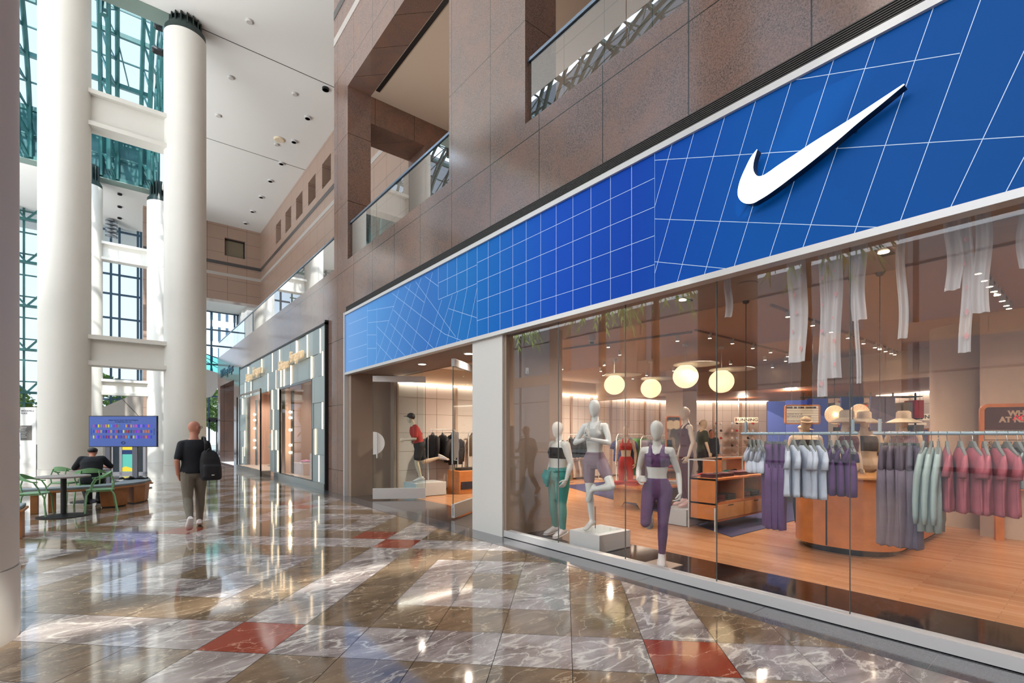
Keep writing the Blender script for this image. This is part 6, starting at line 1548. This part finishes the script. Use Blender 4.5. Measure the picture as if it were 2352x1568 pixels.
# palms of the hall: their trunks show as reflections in the glass
def palm(x, y, h, label):
    t = thing('palm_tree', label, 'palm', (x,y,0), 0, 'palms of the hall')
    b = MB(); R = []
    for k in range(60):
        z = h*k/59; r = .17*(1-.35*k/59)*(1+.12*((k % 3) == 0)); R.append([V((x+r*math.cos(a)*(1+.08*math.sin(5*a+k)), y+r*math.sin(a)*(1+.08*math.sin(5*a+k)), z)) for a in [2*PI*j/16 for j in range(16)]])
    b.rings(R); b.build('trunk', M['palm_bark'], t)
    b = MB(); random.seed(int(h*10))
    for k in range(26):
        a = k*2.4; e = V((math.cos(a),math.sin(a),0)); w = V((-e.y,e.x,0)); L_ = 2.2; up = .8-.05*k; P = []
        for i in range(9): f = i/8; P.append(V((x,y,h))+e*L_*f+V((0,0,up*f-1.9*f*f)))
        for i in range(1,9):
            for s in (-1,1):
                q = P[i]+w*s*.45*(1-.5*i/8)+e*.15+V((0,0,-.25)); b.quad(P[i-1],P[i-1].lerp(P[i],.7),q,q-e*.03)
    b.build('frond', M['leaf'], t)
for k, (x,y,h) in enumerate([(-10,13.3,9.5),(-13,19,10),(-8,6.3,9),(-12.5,27,10)]): palm(x,y,h,['tall palm far out at the left of the hall, level with the shop entrance','tall palm farther back at the left of the hall','shortest palm at the left of the hall, nearest the camera','tall palm at the far left end of the hall'][k])
# left hall boundary, out of frame: stone piers with glazing between, seen only in reflections
b = MB()
for k in range(8): b.box((-18.5,-8+k*7,0),(-17.5,-6.6+k*7,16))
b.box((-18.5,-9,15.4),(-14,43,16)); b.box((-18.2,-9,5.6),(-17.6,43,6.4)); struct(b.build('wall_left', M['granite_upper']))
b = MB()
for k in range(12): b.box((-18.05,-8+k*4.5,0),(-17.95,-7.8+k*4.5,15.4))
for z in (4.2,9,12): b.box((-18.05,-9,z),(-17.95,43,z+.09))
struct(b.build('window_30', M['mullion']))
b = MB(); b.box((-18.5,-9,0),(8.4,-8.5,15.4)); b.box((4.55,-8.5,0),(5,-3,4.8)); struct(b.build('wall_rear', M['granite_upper']))

# ------------------------------------------------------------------ world and lamps
w = bpy.data.worlds.new('sky'); bpy.context.scene.world = w; w.use_nodes = True; nt = w.node_tree; nt.nodes.clear()
out = nt.nodes.new('ShaderNodeOutputWorld'); bg = nt.nodes.new('ShaderNodeBackground'); tc = nt.nodes.new('ShaderNodeTexCoord'); sp = nt.nodes.new('ShaderNodeSeparateXYZ'); cr = nt.nodes.new('ShaderNodeValToRGB')
nt.links.new(tc.outputs['Generated'], sp.inputs[0]); nt.links.new(sp.outputs[2], cr.inputs['Fac']); nt.links.new(cr.outputs['Color'], bg.inputs['Color']); nt.links.new(bg.outputs[0], out.inputs['Surface'])
e = cr.color_ramp.elements; e[0].position = 0; e[0].color = (.84,.92,1,1); e[1].position = .6; e[1].color = (.62,.80,1,1)
bg.inputs['Strength'].default_value = 1.02
def lamp(name, kind, loc, energy, color, rot=(0,0,0), size=1, sy=None, **k):
    l = bpy.data.lights.new(name, kind); l.energy = energy; l.color = color
    if kind == 'AREA':
        l.size = size
        if sy: l.shape = 'RECTANGLE'; l.size_y = sy
    for a, b_ in k.items(): setattr(l, a, b_)
    o = bpy.data.objects.new(name, l); COL.objects.link(o); o.location = loc; o.rotation_euler = rot; return o
sun = lamp('sun', 'SUN', (0,0,30), 5.0, (1,.95,.86), (math.radians(41),math.radians(-9),0), angle=math.radians(.6))
lamp('ceiling_fill', 'AREA', (-13,14,2.0), 11500, (.98,.985,1), (PI,math.radians(-16),0), 7, 38)  # area lamp added out of view to brighten the high ceiling and columns
lamp('sky_fill_over_vault', 'AREA', (-7,22,25.5), 9000, (.74,.87,1), (0,0,0), 14, 30)  # area lamp added above the glass roof to strengthen the sky
lamp('daylight_fill_left', 'AREA', (-16.5,13,12.2), 2200, (.86,.93,1), (0,math.radians(-78),0), 5, 40)  # area lamp added high on the left to boost the daylight
WARM = (1,.80,.62)
for (x,y,e_) in ((8.4,4.68,60),(10.4,4.68,60),(9.5,8.0,70),(8.6,.97,60),(9.5,3.1,50),(12.2,3.1,60),(8.0,9.9,80),(12.0,10,70),(8.5,-2.5,70)):
    lamp('shop_lamp', 'SPOT', (x,y,3.34), e_*6.2, WARM, shadow_soft_size=.05, spot_size=2.75, spot_blend=1)
lamp('shop_back_fill', 'POINT', (16.5,6.5,2.8), 90, (1,.82,.66), shadow_soft_size=.15); lamp('shop_back_fill', 'POINT', (16.3,1.0,2.5), 60, (1,.82,.66), shadow_soft_size=.15); lamp('shop_back_fill', 'POINT', (18.5,9,2.8), 50, (1,.84,.7), shadow_soft_size=.15)  # point lamps without fixtures; middle one added to brighten the back ceiling
for y in (4.6,3.535,1.41,.0): lamp('window_lamp', 'SPOT', (5.62,y,3.27), 75, (1,.9,.82), shadow_soft_size=.03, spot_size=2.6, spot_blend=1)
lamp('entrance_lamp', 'SPOT', (5.18,9.56,3.07), 40, (1,.86,.74), shadow_soft_size=.04, spot_size=2.6, spot_blend=1); lamp('entrance_lamp', 'SPOT', (5.2,7.77,3.07), 40, (1,.86,.74), shadow_soft_size=.04, spot_size=2.6, spot_blend=1)
for y in (21.2,22.6,24.0,15.8,17.6): lamp('display_lamp', 'SPOT', (5.3,y,3.34), 75, (1,.8,.66), shadow_soft_size=.04, spot_size=2.6, spot_blend=1)
lamp('gallery_lamp', 'AREA', (6.4,9.5,6.6), 30, (1,.85,.7), (PI,0,0), 1, 3)
lamp('lobby_light', 'AREA', (5,39,10.2), 50, (.9,.95,1), (0,0,0), 5, 3)
sc = bpy.context.scene
sc.view_settings.view_transform = 'Standard'; sc.view_settings.look = 'None'; sc.view_settings.exposure = .4
sc.cycles.max_bounces = 7; sc.cycles.diffuse_bounces = 3; sc.cycles.glossy_bounces = 4; sc.cycles.transparent_max_bounces = 16; sc.cycles.sample_clamp_indirect = 4; sc.cycles.caustics_reflective = False; sc.cycles.caustics_refractive = False
